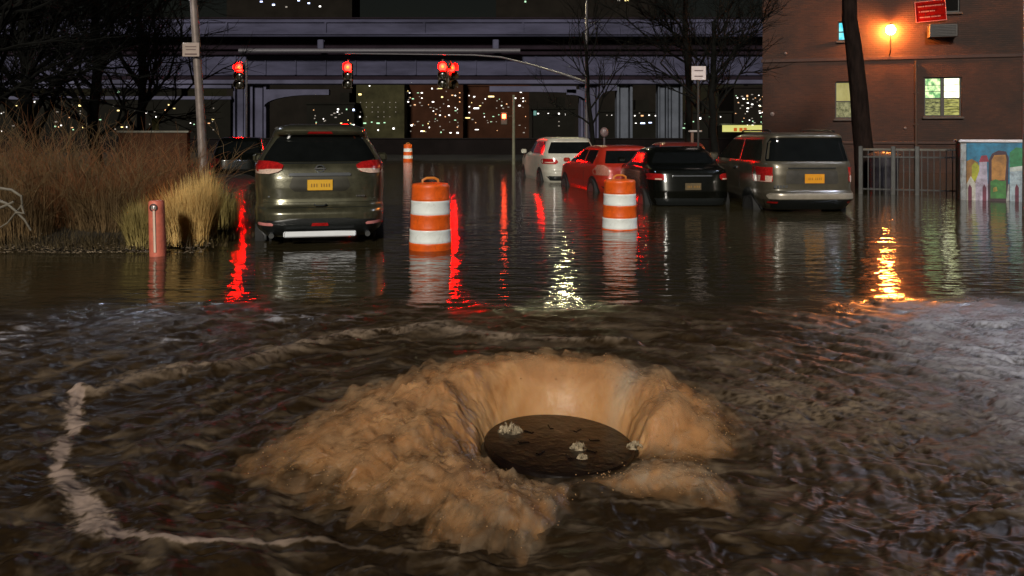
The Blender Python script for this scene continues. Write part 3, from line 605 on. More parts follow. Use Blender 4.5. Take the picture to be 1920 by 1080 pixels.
# mural box
MD = 18.5; mx0, mx1 = WX(1812, MD), WX(2030, MD); mz = WZ(267, MD)
mu = thing('painted_barrier', 'white concrete box painted with blue sky and little houses at the right edge', 'painted barrier', (mx0, MD, 0), R(-20))
MW = 2.6
MB().box((MW/2-.06, .35, mz/2-.2), (MW+.12, .7, mz+.4), bev=.02).build('block', mat('mural_white', (.32, .32, .29), .6, dirt=.6, var=.4, scale=5), mu)
MB().box((MW/2-.06, .35, mz+.03), (MW+.18, .76, .06), bev=.01).build('rim', mat('mural_rim', (.55, .50, .48), .4, var=.2), mu)
def mp_(px, py):
    kq = (px-960)/FP; ct, st = math.cos(R(20)), math.sin(R(20)); t_ = (kq*MD-mx0)/(ct+st*kq); return t_, WZ(py, MD-st*t_)
def paint(name, pts, col, lay, hi=None):
    col = tuple(q*.72 for q in col)
    k = MB().prism([mp_(*p) for p in pts], -.002*lay-.004, .0).build(name, mat('paint_%d_%d_%d' % tuple(int(q*255) for q in col), col, .6, var=.5, scale=5, dirt=.4), mu)
paint('painted_sky', [(1812,268),(2028,268),(2028,345),(1812,345)], (.02, .17, .27), 1)
paint('painted_hill', [(1812,345),(1812,302),(1822,298),(1834,305),(1840,345)], (.30, .14, .03), 2)
paint('painted_tree', [(1822,340),(1822,310),(1828,304),(1836,310),(1838,340)], (.36, .36, .02), 3)
paint('painted_lawn', [(1893,330),(1893,286),(1905,276),(1930,280),(2028,276),(2028,330)], (.03, .20, .07), 2)
paint('painted_house', [(1812,378),(1812,345),(1820,330),(1829,344),(1829,378)], (.52, .49, .40), 4)
paint('painted_house', [(1829,380),(1829,340),(1836,320),(1836,304),(1850,300),(1853,380)], (.42, .36, .42), 5)
paint('painted_roof', [(1835,304),(1840,292),(1850,291),(1854,303)], (.30, .03, .05), 6)
paint('painted_arch', [(1852,378),(1854,300),(1860,288),(1872,282),(1886,284),(1891,296),(1890,345),(1886,378)], (.05, .02, .03), 6)
paint('painted_gate', [(1859,338),(1859,300),(1864,291),(1885,290),(1887,300),(1884,338)], (.42, .19, .04), 7)
paint('painted_bush', [(1857,372),(1857,340),(1866,336),(1880,340),(1886,338),(1886,372)], (.05, .20, .04), 8)
paint('painted_flower', [(1862,360),(1862,352),(1868,350),(1870,358)], (.45, .32, .05), 9)
paint('painted_house', [(1893,385),(1893,316),(1938,312),(1938,385)], (.36, .44, .46), 4)
paint('painted_roof', [(1893,322),(1893,314),(1940,308),(1940,318)], (.50, .52, .46), 5)
paint('painted_house', [(1938,385),(1938,330),(1960,305),(1985,330),(1985,385)], (.5, .40, .22), 4)
for px in (1815, 1842, 1903, 1926, 1955): paint('painted_door', [(px,385),(px,352),(px+3,345),(px+7,352),(px+7,385)], (.14, .02, .04), 8)

galv = mat('galvanised', (.21, .17, .15), .5, .3, var=.35, scale=4, bump=.003, bscale=14)
def emis2(name, col, s): return mat(name, (.3, .3, .3), .4, emit=col, es=s, var=.02)
# leaning lamp post on the left
t = thing('street_lamp', 'leaning weathered street lamp post rising from the grass with a white sign plate', 'street lamp', (WX(383, 17), 17, 0))
tx, tz = WX(362, 17)-WX(383, 17), WZ(-15, 17)
MB().tube([(0, 0, -.2), (.0, 0, WZ(335, 17)), (tx*.35, 0, tz*.45), (tx, 0, tz), (tx*1.25, 0, tz+1.0)], [.10, .095, .085, .075, .065], 14).build('pole', galv, t, True)
MB().tube([(tx*1.25, 0, tz+.9), (tx*1.25-.3, 0, tz+1.25), (tx*1.25-.8, -.1, tz+1.35)], .035, 8).build('arm', galv, t, True)
MB().box((tx*1.25-.95, -.12, tz+1.33), (.55, .24, .12), bev=.03).build('lamp_head', frm, t)
MB().box((tx*1.25-.95, -.12, tz+1.25), (.44, .18, .05), bev=.01).build('lens', emis2('cool_lamp', (.75, .82, 1), 320), t)
sgn = thing('street_sign', 'small white parking sign strapped to the leaning lamp post', 'sign', P(358, 93, 16.85), 0)
MB().box((0, 0, 0), (.34, .02, .28), bev=.004).build('plate', mat('sign_plate', (.34, .26, .22), .5, var=.15), sgn)
k = MB()
for zz, ww in ((.06, .22), (.0, .2)): k.box((-.0, -.012, zz), (ww, .006, .012))
k.box((0, -.012, -.09), (.24, .006, .025)); k.build('lettering', mat('sign_ink', (.10, .05, .045), .5), sgn)
MB().tube([(.12, .02, .05), (.13, .16, .05)], .02, 6).build('strap', frm, sgn)
# signal gear
SD = 42
hs = mat('signal_housing', (.05, .03, .012), .45, var=.3)
RED = mat('signal_red', (.4, .01, .01), .4, emit=(1, .0004, .0002), es=520, var=.02); CORE = mat('signal_core', (.5, .2, .05), .4, emit=(1, .055, .006), es=11, var=.02)
dl = mat('signal_off', (.02, .018, .01), .2)
def signal(px, py, label, rz=0):
    x, y, z = P(px, py, SD); t = thing('traffic_signal', label, 'traffic signal', (x, y, z), 0, 'red traffic signals over the junction')
    MB().box((0, .14, -.42), (.46, .24, 1.30), bev=.04).build('housing', hs, t)
    for i, mm in enumerate((RED, dl, dl)):
        o = MB().lathe([(.001, -.02), (.12, -.012), (.19, .02), (.195, .05)], (0, 0, -i*.42), 28, axis='y').build('lens', mm, t, True)
        if i == 0: MB().lathe([(.001, -.030), (.055, -.026), (.08, -.012)], (0, 0, 0), 20, axis='y').build('bulb', CORE, o, True)
        k = MB(); n = 20; A = []; B = []
        for j in range(n+1):
            a = math.pi*(-.16+1.32*j/n); A.append([(.235*math.cos(a), q, .235*math.sin(a)-i*.42) for q in (.04, -.26+.05*abs(math.cos(a)))]); B.append([(.225*math.cos(a), q, .225*math.sin(a)-i*.42) for q in (.04, -.26+.05*abs(math.cos(a)))])
        k.slab(A, B).build('visor', hs, t, True)
    MB().box((0, .14, .30), (.08, .08, .16)).build('clamp', hs, t)
    t.rotation_euler = (0, 0, R(rz))
    return t
signal(448, 127, 'red traffic signal on the slim post left of the overpass pier')
signal(652, 126, 'red traffic signal hanging over the middle of the street above the dark green car')
signal(830, 125, 'red traffic signal hanging from the curved mast just left of the turned one')
signal(848, 127, 'red traffic signal turned to the right, rightmost of the row', 42)
sp_ = thing('signal_post', 'slim grey signal post standing just left of the dark green car', 'post', (WX(461, SD), SD+.1, 0))
MB().tube([(0, 0, -.3), (0, 0, WZ(112, SD))], [.06, .05], 10).build('pole', mat('post_grey', (.12, .11, .12), .5, .3, var=.3), sp_, True)
MB().tube([(0, 0, WZ(119, SD)), (WX(448, SD)-WX(461, SD), .02, WZ(115, SD))], .025, 6).build('arm', MATS['post_grey'], sp_, True)
ms = thing('signal_mast', 'tall grey mast with a long curved arm reaching left above the street', 'signal mast', (WX(1100, SD), SD+.12, 0))
pg = MATS['post_grey']; X0 = WX(1100, SD)
MB().tube([(0, 0, -.3), (0, 0, WZ(150, SD)), (0, 0, WZ(-25, SD))], [.11, .085, .06], 12).build('pole', pg, ms, True)
MB().tube([(WX(a, SD)-X0, 0, WZ(b_, SD)) for a, b_ in ((1100,154),(1060,140),(1000,122),(940,107),(890,103),(832,102),(740,101),(646,100))], [.07, .06, .05, .045, .04, .035, .03, .03], 10).build('curved_arm', pg, ms, True)
MB().tube([(0, 0, WZ(-25, SD)), (WX(1080, SD)-X0, 0, WZ(-32, SD)), (WX(1064, SD)-X0, 0, WZ(-33, SD))], .035, 8).build('lamp_arm', pg, ms, True)
o = MB().box((WX(1058, SD)-X0, 0, WZ(-33, SD)), (.8, .4, .14), bev=.04).build('lamp_head', pg, ms)
MB().box((WX(1058, SD)-X0, 0, WZ(-33, SD)-.09), (.62, .34, .06), bev=.02).build('lens', emis2('street_glow', (1, .92, .50), 620), o)
# lamp past the right edge, its cool glare lies on the near water
t = thing('street_lamp', 'tall street lamp with a cool white head past the right edge', 'street lamp', (9.2, 15, 0))
MB().tube([(0, 0, -.3), (0, 0, 6.0)], [.09, .06], 12).build('pole', galv, t, True); MB().tube([(0, 0, 5.9), (-.25, -.1, 6.1), (-.4, -.2, 6.1)], .035, 8).build('arm', galv, t, True)
MB().box((-.5, -.3, 6.06), (.7, .4, .12), bev=.03).build('lamp_head', frm, t); MB().box((-.5, -.3, 5.95), (.6, .34, .10), bev=.02).build('lens', emis2('cool_lamp_right', (.72, .78, 1), 480), t)
# small pedestrian signal on a slim pole
pd = thing('pedestrian_signal', 'small red pedestrian signal on a pale slim pole left of the white car', 'pedestrian signal', (WX(963, 40), 40, 0))
MB().tube([(0, 0, -.3), (0, 0, WZ(178, 40))], [.08, .06], 10).build('pole', mat('pale_pole', (.15, .15, .10), .5, var=.3), pd, True)
MB().box((WX(945, 40)-WX(963, 40), 0, WZ(222, 40)), (.34, .2, .62), bev=.03).build('housing', hs, pd)
MB().box((WX(945, 40)-WX(963, 40), -.11, WZ(218, 40)), (.17, .03, .20), bev=.01).build('lens', mat('ped_red', (.4, .1, .05), .4, emit=(1, .06, .015), es=38, var=.02), pd)
MB().tube([(WX(945, 40)-WX(963, 40)+.15, 0, WZ(218, 40)), (0, 0, WZ(218, 40))], .03, 6).build('arm', hs, pd)
# white sign by bare tree, yellow sign, parking meter, post
def plate(px, py, D, wpx, hpx, label, col, bz, lines=2, name='street_sign'):
    t = thing(name, label, 'sign', (WX(px, D), D, 0)); x, y, z = P(px, py, D)
    MB().tube([(0, .05, -.3 if bz is None else bz), (0, .05, z+hpx*.4*D/FP)], .03, 8).build('post', fi, t)
    MB().box((0, 0, z), (wpx*D/FP, .03, hpx*D/FP), bev=.006).build('plate', mat('plate_%d%d' % (px, py), col, .5, var=.12), t)
    if lines:
        k = MB()
        for i in range(lines): k.box((0, -.018, z+(.22-.5*i)*hpx*D/FP*.8), (wpx*.6*D/FP, .006, .06*hpx*D/FP))
        k.build('lettering', MATS['sign_ink'], t)
plate(1310, 137, 22, 27, 26, 'bright square white sign beside the bare tree in front of the overpass', (.60, .50, .46), None)
plate(291, 233, 30, 13, 22, 'small yellow sign poking up behind the brown shrubs', (.13, .12, .02), None, 0)
t = thing('parking_meter', 'grey round headed parking meter behind the red car', 'parking meter', (WX(1133, 30), 30, 0))
MB().tube([(0, 0, -.3), (0, 0, WZ(258, 30))], .035, 8).build('post', pg, t); MB().ball((0, 0, WZ(248, 30)), .15, 14, (1, .6, 1.2)).build('head', mat('meter_head', (.16, .11, .11), .4, var=.4, scale=20), t, True)
t = thing('lamp_bollard', 'short post with a pale flat cap between the red roof and the bare tree', 'post', (WX(1298, 28), 28, 0))
MB().tube([(0, 0, -.3), (0, 0, WZ(248, 28))], .05, 8).build('post', mat('rust_post', (.16, .10, .07), .5), t); MB().box((.1, 0, WZ(246, 28)), (.42, .2, .06), bev=.02).build('cap', mat('cap_white', (.5, .45, .42), .4), t)

# ------------------------------------------------------------------ orange barrels
OR_ = mat('barrel_orange', (.84, .12, .010), .42, var=.22, scale=7, dirt=.42, dcol=(.22, .05, .015), bump=.002, bscale=20); WH = mat('barrel_white', (.88, .93, .91), .35, var=.05, scale=5, dirt=.32, dcol=(.35, .33, .28)); BK = mat('rubber', (.012, .012, .012), .6)
def barrel(px, D, label, s, off):
    t = thing('traffic_barrel', label, 'traffic barrel', (WX(px, D), D, off), R(random.uniform(-20, 20)), 'orange and white traffic barrels')
    segs = [('o', -.28, .09, .280), ('w', .09, .255, .272), ('o', .255, .445, .262), ('w', .445, .62, .254), ('o', .62, .81, .246)]
    for kd, a, b_, rd in segs:
        rd *= s; pr = [(rd*.995, a), (rd+.006, a+.012), (rd+.002, a+.03), (rd-.002, b_-.03), (rd+.003, b_-.012), (rd*.99, b_)]
        MB().lathe(pr, n=48).build('white_band' if kd == 'w' else 'orange_band', WH if kd == 'w' else OR_, t, True, angle=50)
    MB().lathe([(.243*s, .805), (.23*s, .83), (.15*s, .84), (.02, .845)], n=40).build('top', OR_, t, True)
    k = MB(); k.tube([(-.10, 0, .83), (-.10, 0, .875), (-.05, 0, .90), (.05, 0, .90), (.10, 0, .875), (.10, 0, .83)], .016, 8)
    k.build('handle', mat('barrel_handle', (.62, .22, .03), .45), t, True)
    MB().lathe([(.42*s, -.32), (.42*s, -.27), (.30*s, -.24)], n=32).build('base', BK, t)
    return t
barrel(807, 10.72, 'near orange and white striped traffic barrel right of the dark green car', .97, .0)
barrel(1162, 12.95, 'orange and white striped traffic barrel in front of the red car', .98, -.075)
t = barrel(765, 44, 'tiny far red and white barrel beyond the roof of the dark green car', .9, .06)
t['label'] = 'tiny far traffic barrel at the end of the flooded street'

# ------------------------------------------------------------------ red bollard with pale stripe
bo = thing('bollard', 'faded red steel bollard with a pale stripe standing at the edge of the flooded bank', 'bollard', (WX(296, 10.1), 10.1, 0), R(-4))
bo.rotation_euler = (0, R(-1.5), 0)
MB().lathe([(.098, -.3), (.092, .60), (.090, .645), (.075, .665), (.001, .67)], n=32).build('tube', mat('faded_red', (.66, .17, .11), .5, var=.2, scale=8, dirt=.35, dcol=(.24, .07, .045), bump=.002), bo, True)
MB().box((.008, -.098, .30), (.030, .018, .50), bev=.005).build('stripe', mat('pale_strip', (.80, .62, .50), .4, var=.08), bo)
MB().ball((.0, -.078, .585), .035, 14, (1, .6, 1)).build('eye', mat('reflector', (.5, .45, .42), .2, .4), bo, True)
MB().lathe([(.047, 0), (.047, -.012), (.034, -.014), (.034, 0)], (0, -.084, .585), 20, axis='y').build('eye_ring', BK, bo, True)

# ------------------------------------------------------------------ cars
glass = mat('car_glass', (.006, .007, .007), .06, var=.2, coat=.5); blk = mat('black_plastic', (.012, .014, .014), .35, var=.3, scale=30, bump=.001); chrome = mat('chrome', (.62, .66, .70), .14, .9, var=.1)
tyre = mat('tyre', (.012, .012, .012), .8); rimm = mat('alloy', (.22, .22, .22), .3, .8)
lr = mat('tail_red', (.40, .012, .012), .15, var=.45, scale=26, coat=1); lw = mat('tail_clear', (.72, .52, .42), .15, var=.3, scale=30, coat=1); plate_y = mat('plate_yellow', (.75, .42, .02), .5, var=.08, scale=30); pink = mat('reflector_strip', (.75, .28, .26), .3, coat=1)
class Car:
    NE = 6.0
    def __init__(s, name, label, px, D, yaw, levels, paint_, n=6.0, corner='mid', group='cars standing in the flood water'):
        lv = np.array(levels, float); z = np.linspace(lv[0, 0], lv[-1, 0], 90)
        s.z = z; f = []
        for c in (1, 2, 3):
            q = np.interp(z, lv[:, 0], lv[:, c]); kk = np.array([1, 2, 1.])/4; qq = np.convolve(np.pad(q, 1, 'edge'), kk, 'valid'); f.append(qq)
        s.yr, s.yf, s.w = f; s.n = n
        s.root = thing(name, label, 'car', (WX(px, D), D, 0), R(yaw), group); s.L = lv[:, 2].max()
        t = np.linspace(0, 2*math.pi, 120, endpoint=False); ct, st = np.cos(t), np.sin(t)
        G = []
        for i in range(len(z)):
            yc, l = (s.yr[i]+s.yf[i])/2, (s.yf[i]-s.yr[i])/2
            G.append(np.stack([s.w[i]*np.sign(ct)*np.abs(ct)**(2/n), yc+l*np.sign(st)*np.abs(st)**(2/n), np.full_like(t, z[i])], -1))
        G = np.array(G); a, b_ = G.shape[:2]
        fs = [(i*b_+j, i*b_+(j+1) % b_, (i+1)*b_+(j+1) % b_, (i+1)*b_+j) for i in range(a-1) for j in range(b_)]
        fs += [tuple(range(b_-1, -1, -1)), tuple(range((a-1)*b_, a*b_))]
        k = MB(); k.add(G.reshape(-1, 3), fs); s.body = k.build('body', paint_, s.root, True, angle=40)
    def at(s, z): return [float(np.interp(z, s.z, q)) for q in (s.yr, s.yf, s.w)]
    def ry(s, x, z):
        yr, yf, w_ = s.at(z); l = (yf-yr)/2; u = min(abs(x)/w_, .9999); return (yr+yf)/2-l*(1-u**s.n)**(1/s.n)
    def fy(s, x, z):
        yr, yf, w_ = s.at(z); l = (yf-yr)/2; u = min(abs(x)/w_, .9999); return (yr+yf)/2+l*(1-u**s.n)**(1/s.n)
    def sx(s, y, z):
        yr, yf, w_ = s.at(z); l = (yf-yr)/2; u = min(abs(y-(yr+yf)/2)/l, .9999); return w_*(1-u**s.n)**(1/s.n)
    def rear(s, name, rows, m, off=.006, nx=14, nz=10, parent=None, thick=.03, front=False):
        rows = np.array(rows, float); zz = np.linspace(rows[0, 0], rows[-1, 0], nz) if nz > len(rows) else rows[:, 0]
        A = []; B = []
        for z in zz:
            x0, x1 = np.interp(z, rows[:, 0], rows[:, 1]), np.interp(z, rows[:, 0], rows[:, 2])
            ra = []; rb = []
            for x in np.linspace(x0, x1, nx):
                if front: y = s.fy(x, z)+off; ra.append((x, y, z)); rb.append((x, y-thick, z))
                else: y = s.ry(x, z)-off; ra.append((x, y, z)); rb.append((x, y+thick, z))
            A.append(ra); B.append(rb)
        return MB().slab(A, B).build(name, m, parent or s.root, True)
    def side(s, name, sg_, rows, m, off=.006, parent=None, ny=12, nz=8, thick=.03):
        rows = np.array(rows, float); zz = np.linspace(rows[0, 0], rows[-1, 0], nz) if nz > len(rows) else rows[:, 0]
        A = []; B = []
        for z in zz:
            y0, y1 = np.interp(z, rows[:, 0], rows[:, 1]), np.interp(z, rows[:, 0], rows[:, 2])
            ra = []; rb = []
            for y in np.linspace(y0, y1, ny): x = s.sx(y, z)+off; ra.append((sg_*x, y, z)); rb.append((sg_*(x-thick), y, z))
            A.append(ra); B.append(rb)
        return MB().slab(A, B).build(name, m, parent or s.root, True)
    def wheels(s, ya, yb, r=.34, zc=.04, tr=.80):
        for y in (ya, yb):
            for sg_ in (-1, 1):
                k = MB().lathe([(r*.6, -.11), (r*.95, -.11), (r, -.07), (r, .07), (r*.95, .11), (r*.6, .11)], (sg_*tr, y, zc), 28, axis='x').build('wheel', tyre, s.root, True)
                MB().lathe([(.02, .105), (r*.55, .10), (r*.62, .118)] if sg_ > 0 else [(r*.62, -.118), (r*.55, -.10), (.02, -.105)], (sg_*tr, y, zc), 24, axis='x').build('rim', rimm, k, True)
                a = [(zc+(r+.07)*math.sin(q), y-(r+.07)*math.cos(q), y+(r+.07)*math.cos(q)) for q in np.linspace(0.0, 1.5, 9)]
                a = [(zc-.1 if zc-.1 > s.z[0] else s.z[0], y-(r+.07), y+(r+.07))]+a
                s.side('wheel_arch', sg_, a, blk, .004, nz=9)
    def plate(s, x, z, w_=.33, h=.14, m=None, marks=True):
        y = min(s.ry(x-w_/2, z), s.ry(x+w_/2, z))-.016
        o = MB().box((x, y, z), (w_, .012, h), bev=.004).build('licence_plate', m or plate_y, s.root)
        if marks:
            k = MB()
            for q in (-.115, -.08, -.045, .02, .055, .09, .125): k.box((x+q*.95, y-.0075, z-.004), (.012, .003, .045))
            k.build('plate_marks', mat('plate_ink', (.30, .15, .02), .5), o)
        return o
# ---- dark green crossover, near left
pg_ = mat('paint_green', (.085, .082, .052), .28, .5, var=.35, scale=7, coat=.8, bump=.0012, bscale=60)
suv = Car('parked_car', 'dark olive green crossover seen from behind with a yellow plate and pale bumper bar', 600, 11.05, 12.5,
    [(.10,.16,4.4,.78),(.18,.06,4.55,.86),(.26,.0,4.6,.885),(.42,.0,4.6,.895),(.47,.03,4.6,.895),(.50,.10,4.6,.885),(.60,.13,4.58,.89),(.74,.13,4.55,.90),(.88,.15,4.4,.90),(.97,.18,4.1,.895),(1.02,.20,3.5,.885),(1.08,.25,3.3,.865),(1.25,.36,2.9,.77),(1.42,.45,2.45,.665),(1.455,.40,2.35,.65),(1.50,.36,2.25,.63),(1.55,.40,2.1,.585),(1.585,.52,1.95,.50),(1.60,.8,1.8,.38)], pg_)
suv.rear('rear_window', [(1.09,-.74,.74),(1.14,-.74,.74),(1.30,-.64,.64),(1.42,-.555,.555),(1.435,-.52,.52)], glass, .007, 24)
suv.rear('spoiler', [(1.45,-.56,.56),(1.49,-.56,.56),(1.52,-.50,.50)], pg_, .05, 20, 5)
suv.rear('brake_light', [(1.462,-.17,.17),(1.492,-.15,.15)], lr, .056, 10, 4)
suv.rear('number_plate_garnish', [(.905,-.40,.40),(.93,-.41,.41),(.945,-.38,.38)], chrome, .022, 20, 4)
suv.rear('plate_recess_shade', [(.70,-.33,.33),(.76,-.40,.40),(.88,-.36,.36),(.90,-.34,.34)], mat('paint_green_shaded', (.038, .036, .026), .35, .5, coat=.6), .004, 20)  # recess is flat; its shade is put into a darker paint
suv.plate(0, .785)
for sg_ in (-1, 1):
    o = suv.rear('tail_light', [(.955,sg_*.54,sg_*.865),(1.0,sg_*.49,sg_*.876),(1.05,sg_*.47,sg_*.874),(1.09,sg_*.56,sg_*.852),(1.105,sg_*.68,sg_*.84)], lr, .022, 16)
    suv.rear('clear_lens', [(.935,sg_*.66,sg_*.86),(.955,sg_*.56,sg_*.868),(.985,sg_*.50,sg_*.872),(1.0,sg_*.485,sg_*.70)], lw, .028, 14, parent=o)
    suv.side('tail_light', sg_, [(.96,.25,.42),(1.06,.27,.62)], lr, .012)
    suv.rear('bumper_reflector', [(.262,sg_*.60,sg_*.80),(.285,sg_*.59,sg_*.81),(.30,sg_*.62,sg_*.79)], pink, .022, 10, 5)
    suv.side('side_window', sg_, [(1.09,.75,3.0),(1.2,.85,2.8),(1.40,.95,2.35)], glass, .006, ny=20)
    suv.side('roof_rail', sg_, [(1.535,.7,2.0),(1.56,.7,2.0)], chrome, .03, thick=.02)
    MB().box((sg_*.99, 3.05, 1.07), (.2, .1, .15), bev=.04).build('wing_mirror', pg_, suv.root)
    MB().tube([(sg_*.62, .30, .16), (sg_*.62, .05, .13)], .035, 12).build('tailpipe', chrome, suv.root, True)
suv.rear('hatch_seam', [(.487,-.80,.80),(.494,-.80,.80)], blk, .003, 24, 3)
suv.rear('crease', [(.56,-.74,.74),(.60,-.74,.74)], mat('paint_green_lit', (.15, .145, .095), .25, .6, coat=1), .012, 24, 4)  # lighter copy of the paint puts caught light into the crease
suv.rear('bumper_trim', [(.13,-.84,.84),(.20,-.86,.86),(.30,-.875,.875),(.34,-.80,.80),(.355,-.45,.45)], blk, .008, 30)
suv.rear('centre_reflector', [(.255,-.11,.11),(.295,-.10,.10)], lr, .02, 8, 4)
MB().box((0, .0, .150), (.93, .10, .075), bev=.014).build('bumper_bar', mat('bumper_silver', (.86, .90, .95), .3, 0, var=.06), suv.root)
suv.rear('window_frame_trim', [(1.065,-.78,.78),(1.082,-.77,.77)], blk, .006, 24, 3)
k = MB(); yE = suv.ry(0, .99)-.012
k.tube([(.055*math.cos(a), yE, 1.0+.045*math.sin(a)) for a in np.linspace(0, 2*math.pi, 21)], .010, 6, False); k.box((0, yE-.004, 1.0), (.15, .012, .022), bev=.003)
k.build('emblem', chrome, suv.root, True)
for x0_, wd_ in ((-.66, .20), (.48, .12)):
    k = MB()
    for q in range(6): k.box((x0_+q*wd_/6, suv.ry(x0_, .635)-.010, .635), (wd_/9, .006, .02))
    k.build('badge', chrome, suv.root)
k = MB(); k.tube([(-.075, suv.ry(0, .50)-.02, .535), (-.05, suv.ry(0, .50)-.03, .515), (.05, suv.ry(0, .50)-.03, .515), (.085, suv.ry(0, .50)-.02, .535)], .013, 6); k.build('hatch_handle', blk, suv.root)
suv.wheels(.95, 3.65, zc=.02, tr=.76)
k = MB(); k.tube([(-.25, .38, 1.13), (-.1, .36, 1.125), (.2, .36, 1.125)], .008, 6); k.build('wiper', blk, suv.root)
dim_glass = mat('dim_side_glass', (.014, .016, .013), .9, spec=.01)
# ---- silver SUV right
sil = mat('paint_silver', (.105, .092, .065), .35, .45, var=.2, scale=5, coat=.5, bump=.001, bscale=60)
sv = Car('parked_car', 'silver boxy SUV with a large dark rear window standing in water near the brick building', 1527, 15.5, 3,
    [(.05,.2,4.5,.80),(.12,.12,4.6,.86),(.22,.02,4.65,.90),(.24,.0,4.65,.91),(.36,.0,4.65,.915),(.385,.06,4.65,.91),(.40,.09,4.6,.91),(.70,.10,4.5,.915),(.84,.12,4.2,.91),(.90,.14,3.6,.90),(.96,.18,3.4,.885),(1.36,.32,2.6,.775),(1.41,.30,2.4,.76),(1.45,.34,2.2,.72),(1.48,.45,2.1,.62),(1.49,.7,1.9,.5)], sil, 7)
sv.rear('rear_window', [(.95,-.80,.80),(1.0,-.80,.80),(1.3,-.73,.73),(1.385,-.68,.68)], glass, .008, 24)
sv.rear('plate_recess_shade', [(.53,-.46,.46),(.56,-.50,.50),(.76,-.48,.48),(.79,-.44,.44)], mat('paint_silver_shaded', (.07, .065, .055), .4, .4), .004, 20)  # no hollow here; darker silver paints in the recess shade
sv.plate(.04, .63, .37, .17, mat('plate_orange', (.72, .30, .01), .5, var=.08))
sv.rear('garnish', [(.81,-.45,.45),(.835,-.45,.45)], blk, .018, 16, 3)
sv.rear('bumper_step', [(.255,-.80,.80),(.30,-.83,.83),(.345,-.82,.82),(.36,-.78,.78)], mat('bumper_pale', (.34, .30, .24), .3, .3, var=.2), .02, 24, 5)
sv.rear('bumper_trim', [(.06,-.76,.76),(.2,-.84,.84),(.24,-.85,.85)], blk, .01, 24, 6)
for sg_ in (-1, 1):
    o = sv.rear('tail_light', [(.56,sg_*.74,sg_*.90),(.70,sg_*.72,sg_*.905),(.84,sg_*.77,sg_*.90)], lr, .02, 10)
    sv.rear('clear_lens', [(.565,sg_*.745,sg_*.895),(.68,sg_*.73,sg_*.895)], lw, .026, 10, 5, parent=o)
    sv.side('tail_light', sg_, [(.58,.16,.42),(.84,.18,.36)], lr, .012)
    sv.rear('bumper_reflector', [(.17,sg_*.66,sg_*.80),(.205,sg_*.66,sg_*.80)], lr, .022, 6, 3)
    sv.side('side_window', sg_, [(.95,.45,1.5),(1.1,.48,1.5),(1.35,.60,1.5)], dim_glass, .006); sv.side('side_window', sg_, [(.95,1.58,3.1),(1.1,1.58,3.0),(1.35,1.58,2.45)], dim_glass, .006)
    sv.side('door_seam', sg_, [(.15,1.52,1.535),(.93,1.52,1.535)], blk, .002, ny=2); MB().box((sg_*1.0, 3.0, .98), (.2, .1, .16), bev=.04).build('wing_mirror', sil, sv.root)
    sv.side('door_handle', sg_, [(.78,1.65,1.82),(.81,1.65,1.82)], chrome, .02, ny=4, nz=3)
    k = MB().tube([(sg_*.62, .55, 1.50), (sg_*.62, .7, 1.525), (sg_*.62, 2.1, 1.525), (sg_*.62, 2.2, 1.50)], .018, 6).build('roof_rail', blk, sv.root)
k = MB()
for q in range(5): k.box((-.70+q*.055, sv.ry(-.6, .46)-.010, .48), (.035, .008, .05))
k.build('badge', chrome, sv.root)
sv.wheels(1.0, 3.7, zc=.02, tr=.80)
# ---- dark sedan
dk_ = mat('paint_dark', (.006, .007, .005), .25, .5, var=.3, scale=6, coat=1)
sd_ = Car('parked_car', 'very dark sedan between the red hatchback and the silver SUV', 1300, 16.9, 4,
    [(-.1,.15,3.6,.80),(.1,.03,3.7,.85),(.3,.0,3.72,.865),(.5,.04,3.7,.865),(.66,.08,3.6,.86),(.74,.12,3.4,.85),(.77,.35,3.0,.84),(.80,.52,2.9,.81),(.84,.60,2.8,.78),(1.08,.95,2.3,.67),(1.13,1.1,2.15,.62),(1.17,1.3,2.0,.53),(1.18,1.4,1.8,.4)], dk_)
sd_.rear('rear_window', [(.85,-.68,.68),(.95,-.63,.63),(1.07,-.54,.54)], glass, .008, 20)
sd_.plate(0, .40, m=mat('plate_dim', (.10, .07, .03), .5))
for sg_ in (-1, 1):
    o = sd_.rear('tail_light', [(.53,sg_*.60,sg_*.84),(.57,sg_*.56,sg_*.86),(.63,sg_*.57,sg_*.85),(.655,sg_*.64,sg_*.82)], lr, .02, 14)
    sd_.rear('clear_lens', [(.535,sg_*.62,sg_*.74),(.56,sg_*.62,sg_*.74)], lw, .026, 6, 3, parent=o)
    sd_.side('side_window', sg_, [(.86,1.0,2.7),(.95,1.1,2.5),(1.08,1.3,2.2)], glass, .006)
    MB().box((sg_*.93, 2.6, .86), (.18, .1, .12), bev=.03).build('wing_mirror', dk_, sd_.root)
sd_.rear('garnish', [(.60,-.40,.40),(.625,-.40,.40)], chrome, .016, 12, 3)
sd_.rear('bumper_trim', [(.02,-.75,.75),(.16,-.82,.82)], blk, .01, 20, 4); sd_.wheels(.75, 3.0, zc=0, tr=.78)
